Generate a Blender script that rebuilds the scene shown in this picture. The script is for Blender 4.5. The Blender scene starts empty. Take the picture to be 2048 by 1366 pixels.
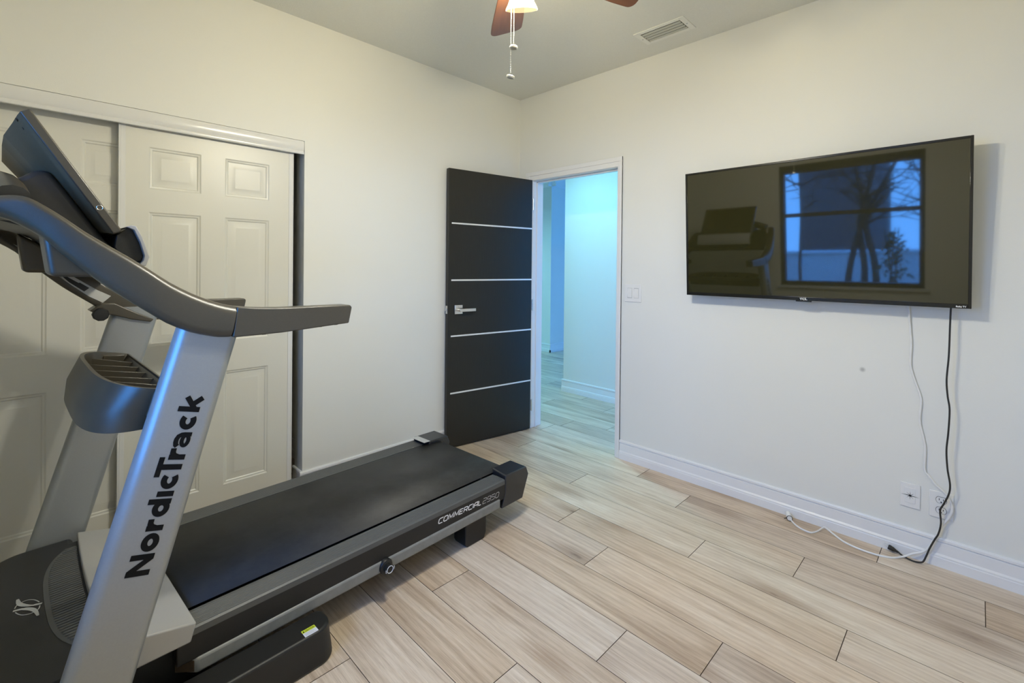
import bpy, bmesh, math, random
from mathutils import Vector, Matrix
random.seed(7)
PI = math.pi
R = math.radians
SC = bpy.context.scene
COL = SC.collection

# ------------------------------------------------------------------ helpers
def tag(o, label=None, cat=None, group=None, kind=None):
    if label: o['label'] = label
    if cat: o['category'] = cat
    if group: o['group'] = group
    if kind: o['kind'] = kind
    return o

def empty(name, loc=(0, 0, 0), rz=0.0):
    o = bpy.data.objects.new(name, None)
    o.empty_display_size = 0.1
    COL.objects.link(o)
    o.location = loc
    o.rotation_euler = (0, 0, rz)
    return o

def obj(name, bm, mats, parent=None, bevel=0, seg=2, smooth=35, loc=None, rot=None, angle=38, solid=0):
    me = bpy.data.meshes.new(name)
    bmesh.ops.recalc_face_normals(bm, faces=bm.faces[:])
    bm.to_mesh(me)
    bm.free()
    if not isinstance(mats, (list, tuple)): mats = [mats]
    for m in mats: me.materials.append(m)
    if smooth:
        for p in me.polygons: p.use_smooth = True
        me.set_sharp_from_angle(angle=R(smooth))
    o = bpy.data.objects.new(name, me)
    COL.objects.link(o)
    if parent: o.parent = parent
    if loc is not None: o.location = loc
    if rot is not None: o.rotation_euler = rot
    if solid:
        s = o.modifiers.new('solid', 'SOLIDIFY'); s.thickness = solid; s.offset = 0
    if bevel:
        b = o.modifiers.new('bevel', 'BEVEL')
        b.width = bevel; b.segments = seg; b.limit_method = 'ANGLE'; b.angle_limit = R(angle)
        b.harden_normals = False
    return o

def BM(): return bmesh.new()

def box(bm, x0, x1, y0, y1, z0, z1, mi=0):
    vs = [bm.verts.new(c) for c in ((x0,y0,z0),(x1,y0,z0),(x1,y1,z0),(x0,y1,z0),(x0,y0,z1),(x1,y0,z1),(x1,y1,z1),(x0,y1,z1))]
    for f in ((3,2,1,0),(4,5,6,7),(0,1,5,4),(1,2,6,5),(2,3,7,6),(3,0,4,7)):
        bm.faces.new([vs[i] for i in f]).material_index = mi
    return bm

def prism(bm, prof, a0, a1, axis='x', mi=0, inset=None):
    """closed profile extruded along an axis. axis x: prof=(y,z); y: prof=(x,z); z: prof=(x,y)"""
    def P(q, a):
        return {'x': (a, q[0], q[1]), 'y': (q[0], a, q[1]), 'z': (q[0], q[1], a)}[axis]
    A = [bm.verts.new(P(q, a0)) for q in prof]
    B = [bm.verts.new(P(q, a1)) for q in (inset or prof)]
    n = len(prof)
    fs = [bm.faces.new(A[::-1]), bm.faces.new(B)]
    for i in range(n):
        fs.append(bm.faces.new((A[i], A[(i+1) % n], B[(i+1) % n], B[i])))
    for f in fs: f.material_index = mi
    return bm

def tube(bm, pts, r, n=10, mi=0, caps=True, squash=1.0):
    pts = [Vector(p) for p in pts]
    rings = []
    up = Vector((0, 0, 1))
    prev = None
    for i, p in enumerate(pts):
        d = (pts[min(i+1, len(pts)-1)] - pts[max(i-1, 0)]).normalized()
        if prev is None:
            a = d.cross(up)
            if a.length < 1e-3: a = d.cross(Vector((1, 0, 0)))
            a.normalize()
        else:
            a = prev - d * prev.dot(d)
            a.normalize()
        prev = a
        b = d.cross(a)
        rr = r[i] if isinstance(r, (list, tuple)) else r
        rings.append([bm.verts.new(p + a*math.cos(2*PI*k/n)*rr + b*math.sin(2*PI*k/n)*rr*squash) for k in range(n)])
    for i in range(len(rings)-1):
        for k in range(n):
            f = bm.faces.new((rings[i][k], rings[i][(k+1) % n], rings[i+1][(k+1) % n], rings[i+1][k]))
            f.material_index = mi
    if caps:
        bm.faces.new(rings[0][::-1]).material_index = mi
        bm.faces.new(rings[-1]).material_index = mi
    return bm

def lathe(bm, prof, n=24, mi=0, M=None, closed=False):
    """prof = [(r,z)] revolved about z"""
    rings = []
    for (r, z) in prof:
        ring = []
        if r < 1e-6:
            v = bm.verts.new((0, 0, z)); ring = [v]*n
        else:
            ring = [bm.verts.new((r*math.cos(2*PI*k/n), r*math.sin(2*PI*k/n), z)) for k in range(n)]
        rings.append(ring)
    allv = set(v for rg in rings for v in rg)
    for i in range(len(rings)-1):
        for k in range(n):
            vs = []
            for v in (rings[i][k], rings[i][(k+1) % n], rings[i+1][(k+1) % n], rings[i+1][k]):
                if v not in vs: vs.append(v)
            if len(vs) > 2: bm.faces.new(vs).material_index = mi
    if M is not None:
        for v in allv: v.co = M @ v.co
    return bm

def smooth_path(pts, n=6, closed=False):
    """Catmull-Rom"""
    P = [Vector(p) for p in pts]
    out = []
    N = len(P)
    rng = N if closed else N-1
    for i in range(rng):
        if closed:
            p0, p1, p2, p3 = P[(i-1) % N], P[i], P[(i+1) % N], P[(i+2) % N]
        else:
            p0, p1, p2, p3 = P[max(i-1, 0)], P[i], P[i+1], P[min(i+2, N-1)]
        for k in range(n):
            t = k/n
            out.append(0.5*((2*p1) + (p2-p0)*t + (2*p0-5*p1+4*p2-p3)*t*t + (3*p1-p0-3*p2+p3)*t**3))
    if not closed: out.append(P[-1])
    return out

def text_mesh(body, size, extrude=0.0004, offset=0.0, shear=0.0, spacing=1.0):
    cu = bpy.data.curves.new('txt', 'FONT')
    cu.body = body; cu.size = size; cu.extrude = extrude; cu.offset = offset; cu.shear = shear
    cu.space_character = spacing
    cu.resolution_u = 4
    o = bpy.data.objects.new('txt', cu)
    COL.objects.link(o)
    dg = bpy.context.evaluated_depsgraph_get()
    me = bpy.data.meshes.new_from_object(o.evaluated_get(dg))
    bpy.data.objects.remove(o)
    bpy.data.curves.remove(cu)
    return me

def text_obj(name, body, mat, parent, M, width=None, **kw):
    """M maps text space (x reading direction, y up, z out) to the parent's space"""
    me = text_mesh(body, **kw)
    xs = [v.co.x for v in me.vertices]
    s = width/(max(xs)-min(xs)) if width else 1
    x0 = min(xs)
    for v in me.vertices:
        v.co = M @ Vector(((v.co.x-x0)*s, v.co.y, v.co.z))
    me.materials.clear(); me.materials.append(mat)
    o = bpy.data.objects.new(name, me)
    COL.objects.link(o)
    if parent: o.parent = parent
    return o

def frame(xdir, ydir, origin):
    x = Vector(xdir).normalized(); y = Vector(ydir); y = (y - x*y.dot(x)).normalized(); z = x.cross(y)
    return Matrix(((x.x, y.x, z.x, origin[0]), (x.y, y.y, z.y, origin[1]), (x.z, y.z, z.z, origin[2]), (0, 0, 0, 1)))

GLYPH = {   # rounded-square technical letters, unit cell w x 1
 'C': (1.0, [[(1, .95), (1, 1), (.2, 1), (0, .8), (0, .2), (.2, 0), (1, 0), (1, .05)]]),
 'O': (1.05, [[(.2, 0), (.85, 0), (1.05, .2), (1.05, .8), (.85, 1), (.2, 1), (0, .8), (0, .2), (.2, 0)]]),
 'M': (1.15, [[(0, 0), (.04, 1), (.575, .18), (1.11, 1), (1.15, 0)]]),
 'E': (.9, [[(.9, 1), (0, 1), (0, 0), (.9, 0)], [(0, .5), (.8, .5)]]),
 'R': (1.0, [[(0, 0), (0, 1), (.8, 1), (1, .85), (1, .6), (.8, .45), (.1, .45)], [(.55, .45), (1, 0)]]),
 'I': (0.0, [[(0, 0), (0, 1)]]),
 'A': (1.0, [[(0, 0), (0, .7), (.25, 1), (1, 1), (1, 0)], [(0, .4), (1, .4)]]),
 'L': (.8, [[(0, 1), (0, .15), (.15, 0), (.8, 0)]]),
 '2': (1.0, [[(0, 1), (.85, 1), (1, .88), (1, .6), (.85, .5), (.15, .5), (0, .38), (0, 0), (1, 0)]]),
 '9': (1.0, [[(0, 0), (.85, 0), (1, .12), (1, .88), (.85, 1), (.15, 1), (0, .88), (0, .58), (.15, .46), (1, .46)]]),
 '5': (1.0, [[(1, 1), (0, 1), (0, .55), (.85, .55), (1, .43), (1, .12), (.85, 0), (0, 0)]]),
 '0': (1.05, [[(.2, 0), (.85, 0), (1.05, .2), (1.05, .8), (.85, 1), (.2, 1), (0, .8), (0, .2), (.2, 0)]]),
}
def ribbon2(bm, pts, w, M_, h=0.0004):
    P_ = [Vector((p[0], p[1], 0)) for p in pts]
    cl = (P_[0]-P_[-1]).length < 1e-7 and len(P_) > 3
    if cl: P_ = P_[:-1]
    n = len(P_); A_, B_ = [], []
    for i in range(n):
        d1_ = (P_[i]-P_[i-1]).normalized() if (i > 0 or cl) else None
        d2_ = (P_[(i+1) % n]-P_[i]).normalized() if (i < n-1 or cl) else None
        if d1_ is None: d1_ = d2_
        if d2_ is None: d2_ = d1_
        n1_ = Vector((-d1_.y, d1_.x, 0)); n2_ = Vector((-d2_.y, d2_.x, 0)); m_ = (n1_+n2_)
        m_ = m_.normalized() if m_.length > 1e-4 else n1_
        k = min(1/max(0.35, m_.dot(n1_)), 2.0)*w/2
        A_.append(P_[i]+m_*k); B_.append(P_[i]-m_*k)
    va = [bm.verts.new(M_ @ (q+Vector((0, 0, h)))) for q in A_]; vb = [bm.verts.new(M_ @ (q+Vector((0, 0, h)))) for q in B_]
    for i in range(n if cl else n-1): bm.faces.new((vb[i], vb[(i+1) % n], va[(i+1) % n], va[i]))
def stroke_text(name, body, m, parent, M_, width, height, w, slant=0.22):
    gap = 0.34
    tot = sum(GLYPH[c][0] for c in body)+gap*(len(body)-1)
    k = (width-w)/tot; x = 0
    bm = BM()
    for c in body:
        gw, strokes = GLYPH[c]
        for st in strokes:
            ribbon2(bm, [(w/2+(x+px)*k+slant*py*height, w/2+py*(height-w)) for px, py in st], w, M_)
        x += gw+gap
    return obj(name, bm, m, parent, smooth=0)

def ellp(cx, cy, rx, ry, a0=0, a1=360, n=24):
    return [(cx+rx*math.cos(R(a0+(a1-a0)*i/n)), cy+ry*math.sin(R(a0+(a1-a0)*i/n))) for i in range(n+1)]
HEAVY = {   # heavy grotesque letters: advance width, [(stroke width, centre line)], cap height 1
 'N': (1.0, [(.27, [(.135, 0), (.135, 1)]), (.27, [(.865, 0), (.865, 1)]), (.27, [(.17, .905), (.83, .095)])]),
 'o': (.86, [(.27, ellp(.43, .37, .295, .245))]),
 'r': (.56, [(.27, [(.135, 0), (.135, .74)]), (.25, [(.16, .36), (.22, .52), (.34, .605), (.56, .615)])]),
 'd': (.86, [(.26, ellp(.40, .37, .27, .245)), (.27, [(.725, 0), (.725, 1)])]),
 'i': (.27, [(.27, [(.135, 0), (.135, .74)])]),
 'c': (.80, [(.27, ellp(.43, .37, .295, .245, 48, 312))]),
 'T': (.95, [(.24, [(0, 1.0), (.95, 1.0)]), (.28, [(.475, 0), (.475, 1.0)])]),
 'a': (.80, [(.22, [(.07, .52), (.14, .60), (.28, .635), (.42, .635), (.56, .58), (.64, .46), (.66, .34), (.66, 0)]), (.19, ellp(.36, .235, .25, .145))]),
 'k': (.86, [(.27, [(.135, 0), (.135, 1)]), (.25, [(.20, .28), (.74, .74)]), (.27, [(.34, .44), (.74, 0)])]),
}
def heavy_text(name, body, m, parent, M_, width, height):
    gap = 0.085
    kern = {'cT': -0.30, 'Tr': -0.22, 'ra': -0.06}
    tot = sum(HEAVY[c][0] for c in body)+gap*(len(body)-1)+sum(kern.get(body[i:i+2], 0) for i in range(len(body)-1))
    kx = width/tot; x = 0
    bm = BM(); h = 0.0003
    for i_, c in enumerate(body):
        x += kern.get(body[i_-1:i_+1], 0) if i_ else 0
        gw, strokes = HEAVY[c]
        for w_, st in strokes:
            h += 0.00001
            ribbon2(bm, [((x+px)*kx, py*height) for px, py in st], w_*height, M_, h)
        x += gw+gap
    return obj(name, bm, m, parent, smooth=0)

# ------------------------------------------------------------------ materials
def nt(name):
    m = bpy.data.materials.new(name)
    m.use_nodes = True
    t = m.node_tree
    return m, t, t.nodes['Principled BSDF']

def N(t, kind, **kw):
    n = t.nodes.new(kind)
    for k, v in kw.items():
        if k in n.inputs: n.inputs[k].default_value = v
        else: setattr(n, k, v)
    return n

def mat(name, col, rough=0.5, metal=0.0, var=0.06, scale=30.0, bump=0.0, bscale=200.0, spec=0.5, coat=0.0, rvar=0.0):
    m, t, b = nt(name)
    L = t.links.new
    tc = N(t, 'ShaderNodeTexCoord')
    no = N(t, 'ShaderNodeTexNoise', Scale=scale, Detail=4.0)
    L(tc.outputs['Object'], no.inputs['Vector'])
    mx = N(t, 'ShaderNodeMix', data_type='RGBA')
    mx.inputs[6].default_value = tuple(c*(1-var) for c in col) + (1,)
    mx.inputs[7].default_value = tuple(min(1, c*(1+var)) for c in col) + (1,)
    L(no.outputs['Fac'], mx.inputs[0])
    L(mx.outputs[2], b.inputs['Base Color'])
    b.inputs['Roughness'].default_value = rough
    b.inputs['Metallic'].default_value = metal
    b.inputs['Specular IOR Level'].default_value = spec
    b.inputs['Coat Weight'].default_value = coat
    if rvar:
        mr = N(t, 'ShaderNodeMapRange'); mr.inputs[3].default_value = rough-rvar; mr.inputs[4].default_value = rough+rvar
        L(no.outputs['Fac'], mr.inputs[0]); L(mr.outputs[0], b.inputs['Roughness'])
    if bump:
        n2 = N(t, 'ShaderNodeTexNoise', Scale=bscale, Detail=3.0)
        L(tc.outputs['Object'], n2.inputs['Vector'])
        bp = N(t, 'ShaderNodeBump', Strength=bump, Distance=0.002)
        L(n2.outputs['Fac'], bp.inputs['Height'])
        L(bp.outputs['Normal'], b.inputs['Normal'])
    return m

def emis(name, col, strength):
    m, t, b = nt(name)
    b.inputs['Base Color'].default_value = (*col, 1)
    b.inputs['Emission Color'].default_value = (*col, 1)
    b.inputs['Emission Strength'].default_value = strength
    return m

M = {}
WALL = (0.79, 0.79, 0.74)
M['wall'] = mat('wall_paint', WALL, 0.55, var=0.012, scale=2.5, bump=0.12, bscale=260)
M['ceil'] = mat('ceiling_texture_paint', (0.76, 0.765, 0.715), 0.8, var=0.05, scale=140, bump=0.55, bscale=150)
M['vframe'] = mat('vent_frame_paint', (0.82, 0.82, 0.77), 0.6, var=0.02)
M['trim'] = mat('white_trim_paint', (0.82, 0.82, 0.81), 0.32, var=0.01, scale=8)
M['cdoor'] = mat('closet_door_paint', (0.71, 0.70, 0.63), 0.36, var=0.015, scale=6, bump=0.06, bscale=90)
M['track'] = mat('white_enamel_metal', (0.76, 0.76, 0.74), 0.22, var=0.01, scale=5)
M['dark'] = mat('closet_dark', (0.10, 0.09, 0.07), 0.9)
M['plate'] = mat('plate_plastic', (0.80, 0.80, 0.78), 0.3, var=0.01)
M['louvre'] = mat('louvre_metal_shaded', (0.50, 0.51, 0.46), 0.5, var=0.02)  # darker than the frame, shading of the recess put into the colour
M['throat_shade'] = mat('vent_throat_painted_shade', (0.03, 0.03, 0.02), 0.9)  # shade inside the vent opening, painted as a dark colour
M['black_slot'] = mat('black_slot', (0.01, 0.01, 0.01), 0.6)
M['steel'] = mat('satin_steel', (0.72, 0.71, 0.68), 0.25, metal=1.0, var=0.03)
M['strip'] = mat('inlay_metal', (0.86, 0.86, 0.83), 0.35, metal=0.3, var=0.02)
# treadmill
M['silver'] = mat('silver_paint', (0.33, 0.345, 0.345), 0.34, metal=0.35, var=0.05, scale=220, rvar=0.03)
M['plastic'] = mat('charcoal_plastic', (0.058, 0.049, 0.033), 0.35, var=0.1, scale=160, bump=0.10, bscale=500, spec=0.7)
M['dback'] = mat('display_back_plastic', (0.105, 0.088, 0.052), 0.6, spec=0.25, var=0.1, scale=160, bump=0.15, bscale=600)
M['black'] = mat('black_plastic', (0.010, 0.010, 0.0095), 0.46, var=0.1, scale=120, bump=0.1, bscale=420)
M['rail'] = mat('foot_rail_plastic', (0.085, 0.088, 0.086), 0.45, var=0.1, scale=120)
M['hood'] = mat('hood_plastic', (0.022, 0.022, 0.023), 0.40, var=0.1, scale=120, bump=0.1, bscale=400)
M['cap'] = mat('end_cap_plastic', (0.018, 0.019, 0.022), 0.28, var=0.1, scale=120, spec=0.7)
M['cover'] = mat('grey_cover_plastic', (0.37, 0.365, 0.35), 0.42, var=0.03, scale=200)
M['framegrey'] = mat('frame_grey_paint', (0.23, 0.235, 0.225), 0.5, metal=0.2, var=0.2, scale=30)
M['rust'] = mat('rusty_tube_inside', (0.050, 0.030, 0.016), 0.9, var=0.5, scale=60)
M['print_black'] = mat('black_lettering', (0.006, 0.006, 0.006), 0.6, spec=0.15)
M['print_white'] = mat('white_lettering', (0.85, 0.85, 0.85), 0.5)
M['print_grey'] = mat('grey_lettering', (0.42, 0.43, 0.42), 0.5)
M['pale'] = mat('pale_inlay_plastic', (0.50, 0.50, 0.47), 0.4)
M['foil'] = mat('foil_tag', (0.7, 0.7, 0.68), 0.3, metal=0.6, var=0.3, scale=160)
M['yellow'] = mat('caution_yellow', (0.62, 0.72, 0.04), 0.5)
M['paper'] = mat('label_paper', (0.72, 0.74, 0.80), 0.5, var=0.15, scale=300)
M['cable_black'] = mat('cable_black', (0.02, 0.018, 0.014), 0.45)
M['cable_white'] = mat('cable_white', (0.80, 0.80, 0.78), 0.4)
M['tvframe'] = mat('tv_gloss_black', (0.012, 0.012, 0.011), 0.16, var=0.02)
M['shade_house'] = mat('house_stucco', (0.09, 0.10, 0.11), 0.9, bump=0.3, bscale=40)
M['fence_white'] = mat('white_wall_outside', (0.75, 0.75, 0.75), 0.8)
M['winframe'] = mat('dark_window_frame', (0.05, 0.055, 0.07), 0.5)
M['bark'] = mat('bark', (0.035, 0.03, 0.028), 0.95, var=0.3, scale=20, bump=0.6, bscale=30)
M['leaf'] = mat('leaf_green', (0.03, 0.05, 0.03), 0.7, var=0.3, scale=8)
M['lawn'] = mat('lawn', (0.10, 0.13, 0.06), 0.95, var=0.3, scale=6, bump=0.5, bscale=60)

# belt: black rubber with scuffs
def belt_mat():
    m, t, b = nt('belt_rubber'); L = t.links.new
    tc = N(t, 'ShaderNodeTexCoord')
    n1 = N(t, 'ShaderNodeTexNoise', Scale=700.0, Detail=2.0)
    n2 = N(t, 'ShaderNodeTexNoise', Scale=5.0, Detail=6.0, Roughness=0.7)
    for n in (n1, n2): L(tc.outputs['Object'], n.inputs['Vector'])
    cr = N(t, 'ShaderNodeValToRGB')
    cr.color_ramp.elements[0].position = 0.38; cr.color_ramp.elements[0].color = (0.016, 0.016, 0.015, 1)
    cr.color_ramp.elements[1].position = 0.72; cr.color_ramp.elements[1].color = (0.038, 0.038, 0.036, 1)
    L(n2.outputs['Fac'], cr.inputs[0])
    # a pale scuff of dust of its own shape
    mp = N(t, 'ShaderNodeMapping'); mp.inputs['Location'].default_value = (-0.19, 0.13, 0); 
    L(tc.outputs['Object'], mp.inputs['Vector'])
    ln = N(t, 'ShaderNodeVectorMath', operation='LENGTH'); L(mp.outputs[0], ln.inputs[0])
    n3 = N(t, 'ShaderNodeTexNoise', Scale=22.0, Detail=5.0); L(tc.outputs['Object'], n3.inputs['Vector'])
    mr = N(t, 'ShaderNodeMapRange'); mr.inputs[1].default_value = 0.02; mr.inputs[2].default_value = 0.13; mr.inputs[3].default_value = 0.5; mr.inputs[4].default_value = 0.0
    L(ln.outputs['Value'], mr.inputs[0])
    ml = N(t, 'ShaderNodeMath', operation='MULTIPLY'); L(mr.outputs[0], ml.inputs[0]); L(n3.outputs['Fac'], ml.inputs[1])
    mx = N(t, 'ShaderNodeMix', data_type='RGBA'); mx.inputs[7].default_value = (0.16, 0.165, 0.17, 1)
    L(ml.outputs[0], mx.inputs[0]); L(cr.outputs[0], mx.inputs[6])
    L(mx.outputs[2], b.inputs['Base Color'])
    b.inputs['Roughness'].default_value = 0.5
    b.inputs['Specular IOR Level'].default_value = 0.5
    bp = N(t, 'ShaderNodeBump', Strength=0.35, Distance=0.0008)
    L(n1.outputs['Fac'], bp.inputs['Height']); L(bp.outputs['Normal'], b.inputs['Normal'])
    return m
M['belt'] = belt_mat()

def espresso_mat():
    m, t, b = nt('espresso_wood'); L = t.links.new
    tc = N(t, 'ShaderNodeTexCoord')
    mp = N(t, 'ShaderNodeMapping'); mp.inputs['Scale'].default_value = (60, 60, 3)
    L(tc.outputs['Object'], mp.inputs['Vector'])
    n1 = N(t, 'ShaderNodeTexNoise', Scale=3.0, Detail=6.0)
    L(mp.outputs[0], n1.inputs['Vector'])
    cr = N(t, 'ShaderNodeValToRGB')
    cr.color_ramp.elements[0].color = (0.008, 0.007, 0.005, 1); cr.color_ramp.elements[1].color = (0.020, 0.0185, 0.013, 1)
    L(n1.outputs['Fac'], cr.inputs[0]); L(cr.outputs[0], b.inputs['Base Color'])
    b.inputs['Roughness'].default_value = 0.45
    return m
M['espresso'] = espresso_mat()

def blade_mat():
    m, t, b = nt('fan_blade_wood'); L = t.links.new
    tc = N(t, 'ShaderNodeTexCoord')
    mp = N(t, 'ShaderNodeMapping'); mp.inputs['Scale'].default_value = (2, 40, 2)
    L(tc.outputs['Object'], mp.inputs['Vector'])
    n1 = N(t, 'ShaderNodeTexNoise', Scale=3.0, Detail=6.0)
    L(mp.outputs[0], n1.inputs['Vector'])
    cr = N(t, 'ShaderNodeValToRGB')
    cr.color_ramp.elements[0].color = (0.060, 0.022, 0.010, 1); cr.color_ramp.elements[1].color = (0.125, 0.055, 0.027, 1)
    L(n1.outputs['Fac'], cr.inputs[0]); L(cr.outputs[0], b.inputs['Base Color'])
    b.inputs['Roughness'].default_value = 0.35
    return m
M['blade'] = blade_mat()
M['bronze'] = mat('bronze_metal', (0.10, 0.06, 0.035), 0.4, metal=0.8, var=0.1)
M['brass'] = mat('pale_brass', (0.85, 0.80, 0.66), 0.3, metal=0.7, var=0.05)

def shade_mat():
    m, t, b = nt('lit_alabaster_glass'); L = t.links.new
    out = t.nodes['Material Output']
    tr = N(t, 'ShaderNodeBsdfTransparent'); tr.inputs[0].default_value = (1.0, 0.93, 0.78, 1)
    tl = N(t, 'ShaderNodeBsdfTranslucent'); tl.inputs[0].default_value = (0.75, 0.62, 0.38, 1)
    m1 = N(t, 'ShaderNodeMixShader'); m1.inputs[0].default_value = 0.22
    L(tr.outputs[0], m1.inputs[1]); L(tl.outputs[0], m1.inputs[2])
    em = N(t, 'ShaderNodeEmission')
    tc = N(t, 'ShaderNodeTexCoord'); no = N(t, 'ShaderNodeTexNoise', Scale=12.0, Detail=3.0); L(tc.outputs['Object'], no.inputs['Vector'])
    cr = N(t, 'ShaderNodeValToRGB'); cr.color_ramp.elements[0].color = (1.0, 0.83, 0.48, 1); cr.color_ramp.elements[1].color = (1.0, 0.90, 0.62, 1)
    L(no.outputs['Fac'], cr.inputs[0]); L(cr.outputs[0], em.inputs[0]); em.inputs[1].default_value = 0.40
    ad = N(t, 'ShaderNodeAddShader'); L(m1.outputs[0], ad.inputs[0]); L(em.outputs[0], ad.inputs[1])
    L(ad.outputs[0], out.inputs['Surface'])
    return m
M['shade'] = shade_mat()
M['bulb'] = emis('lit_bulb', (1.0, 0.86, 0.6), 2.0)

def glass_mat():
    m, t, b = nt('window_glass'); L = t.links.new
    out = t.nodes['Material Output']
    tr = N(t, 'ShaderNodeBsdfTransparent'); tr.inputs[0].default_value = (0.97, 0.98, 0.98, 1)
    gl = N(t, 'ShaderNodeBsdfGlossy', Roughness=0.02)
    fr = N(t, 'ShaderNodeFresnel', IOR=1.35)
    mx = N(t, 'ShaderNodeMixShader'); L(fr.outputs[0], mx.inputs[0]); L(tr.outputs[0], mx.inputs[1]); L(gl.outputs[0], mx.inputs[2])
    L(mx.outputs[0], out.inputs['Surface'])
    return m
M['glass'] = glass_mat()

def screen_mat():
    m, t, b = nt('lcd_panel'); L = t.links.new
    tc = N(t, 'ShaderNodeTexCoord'); no = N(t, 'ShaderNodeTexNoise', Scale=60.0); L(tc.outputs['Object'], no.inputs['Vector'])
    cr = N(t, 'ShaderNodeValToRGB'); cr.color_ramp.elements[0].color = (0.021, 0.020, 0.006, 1); cr.color_ramp.elements[1].color = (0.029, 0.027, 0.009, 1)  # olive base makes up for part of the warm room reflection
    L(no.outputs['Fac'], cr.inputs[0]); L(cr.outputs[0], b.inputs['Base Color'])
    b.inputs['Roughness'].default_value = 0.035
    b.inputs['Specular IOR Level'].default_value = 1.0
    b.inputs['IOR'].default_value = 1.5
    return m
M['screen'] = screen_mat()

def floor_mat():
    m, t, b = nt('oak_laminate'); L = t.links.new
    uv = N(t, 'ShaderNodeUVMap', uv_map='UVMap')
    at = N(t, 'ShaderNodeAttribute', attribute_name='rnd', attribute_type='GEOMETRY')
    sep = N(t, 'ShaderNodeSeparateColor'); L(at.outputs['Color'], sep.inputs[0])
    def noise(sx, sy, scale, detail, rough=0.6, dist=0.0):
        mp = N(t, 'ShaderNodeMapping'); mp.inputs['Scale'].default_value = (sx, sy, 1)
        L(uv.outputs[0], mp.inputs['Vector'])
        n = N(t, 'ShaderNodeTexNoise', Scale=scale, Detail=detail, Roughness=rough, Distortion=dist)
        L(mp.outputs[0], n.inputs['Vector'])
        return n
    broad = noise(0.60, 5.2, 2.3, 4.0, 0.55, 0.9)
    grain = noise(2.4, 85.0, 2.0, 5.0, 0.7, 0.4)
    fine = noise(6.0, 260.0, 2.0, 3.0, 0.7)
    # cathedral figure: distorted bands
    mp = N(t, 'ShaderNodeMapping'); mp.inputs['Scale'].default_value = (0.55, 6.0, 1); L(uv.outputs[0], mp.inputs['Vector'])
    wv = N(t, 'ShaderNodeTexWave', wave_type='BANDS', bands_direction='Y'); wv.inputs['Scale'].default_value = 2.2; wv.inputs['Distortion'].default_value = 9.0; wv.inputs['Detail'].default_value = 2.0; wv.inputs['Detail Scale'].default_value = 0.8
    L(mp.outputs[0], wv.inputs['Vector'])
    cr = N(t, 'ShaderNodeValToRGB')
    e = cr.color_ramp.elements
    e[0].position = 0.33; e[0].color = (0.44, 0.325, 0.222, 1)
    e[1].position = 0.70; e[1].color = (0.80, 0.69, 0.55, 1)
    x = e.new(0.5); x.color = (0.64, 0.51, 0.372, 1)
    def mathn(op, a, bb):
        n = N(t, 'ShaderNodeMath', operation=op)
        for i, v in enumerate((a, bb)):
            if isinstance(v, (int, float)): n.inputs[i].default_value = v
            else: L(v, n.inputs[i])
        return n.outputs[0]
    s = mathn('MULTIPLY', broad.outputs['Fac'], 0.66)
    s = mathn('ADD', s, mathn('MULTIPLY', grain.outputs['Fac'], 0.26))
    s = mathn('ADD', s, mathn('MULTIPLY', wv.outputs['Fac'], 0.07))
    s = mathn('ADD', s, mathn('MULTIPLY', mathn('SUBTRACT', sep.outputs[0], 0.5), 0.13))
    L(s, cr.inputs[0])
    # fine pores
    cr2 = N(t, 'ShaderNodeValToRGB'); cr2.color_ramp.elements[0].position = 0.36; cr2.color_ramp.elements[0].color = (0.74, 0.72, 0.70, 1); cr2.color_ramp.elements[1].position = 0.52; cr2.color_ramp.elements[1].color = (1, 1, 1, 1)
    L(fine.outputs['Fac'], cr2.inputs[0])
    mu = N(t, 'ShaderNodeMix', data_type='RGBA', blend_type='MULTIPLY'); mu.inputs[0].default_value = 0.8
    L(cr.outputs[0], mu.inputs[6]); L(cr2.outputs[0], mu.inputs[7])
    # sparse knots
    mp3 = N(t, 'ShaderNodeMapping'); mp3.inputs['Scale'].default_value = (1.5, 5.2, 1); L(uv.outputs[0], mp3.inputs['Vector'])
    vo = N(t, 'ShaderNodeTexVoronoi', Scale=1.25); vo.inputs['Randomness'].default_value = 1.0
    L(mp3.outputs[0], vo.inputs['Vector'])
    sc = N(t, 'ShaderNodeSeparateColor'); L(vo.outputs['Color'], sc.inputs[0])
    gate = mathn('GREATER_THAN', sc.outputs[0], 0.50)
    kn = N(t, 'ShaderNodeMapRange'); kn.inputs[1].default_value = 0.01; kn.inputs[2].default_value = 0.095; kn.inputs[3].default_value = 0.85; kn.inputs[4].default_value = 0.0
    dn = noise(30, 60, 1.0, 3.0)
    L(mathn('ADD', vo.outputs['Distance'], mathn('MULTIPLY', mathn('SUBTRACT', dn.outputs['Fac'], 0.5), 0.12)), kn.inputs[0])
    kf = mathn('MULTIPLY', kn.outputs[0], gate)
    kh = N(t, 'ShaderNodeMapRange', interpolation_type='SMOOTHSTEP'); kh.inputs[1].default_value = 0.03; kh.inputs[2].default_value = 0.42; kh.inputs[3].default_value = 0.75; kh.inputs[4].default_value = 0.0
    L(mathn('ADD', vo.outputs['Distance'], mathn('MULTIPLY', mathn('SUBTRACT', grain.outputs['Fac'], 0.5), 0.35)), kh.inputs[0])
    mh = N(t, 'ShaderNodeMix', data_type='RGBA'); mh.inputs[7].default_value = (0.34, 0.225, 0.135, 1)
    L(mathn('MULTIPLY', kh.outputs[0], gate), mh.inputs[0]); L(mu.outputs[2], mh.inputs[6])
    mk = N(t, 'ShaderNodeMix', data_type='RGBA'); mk.inputs[7].default_value = (0.12, 0.065, 0.035, 1)
    L(kf, mk.inputs[0]); L(mh.outputs[2], mk.inputs[6])
    # tone by plank
    hs = N(t, 'ShaderNodeHueSaturation'); L(mk.outputs[2], hs.inputs['Color'])
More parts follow.
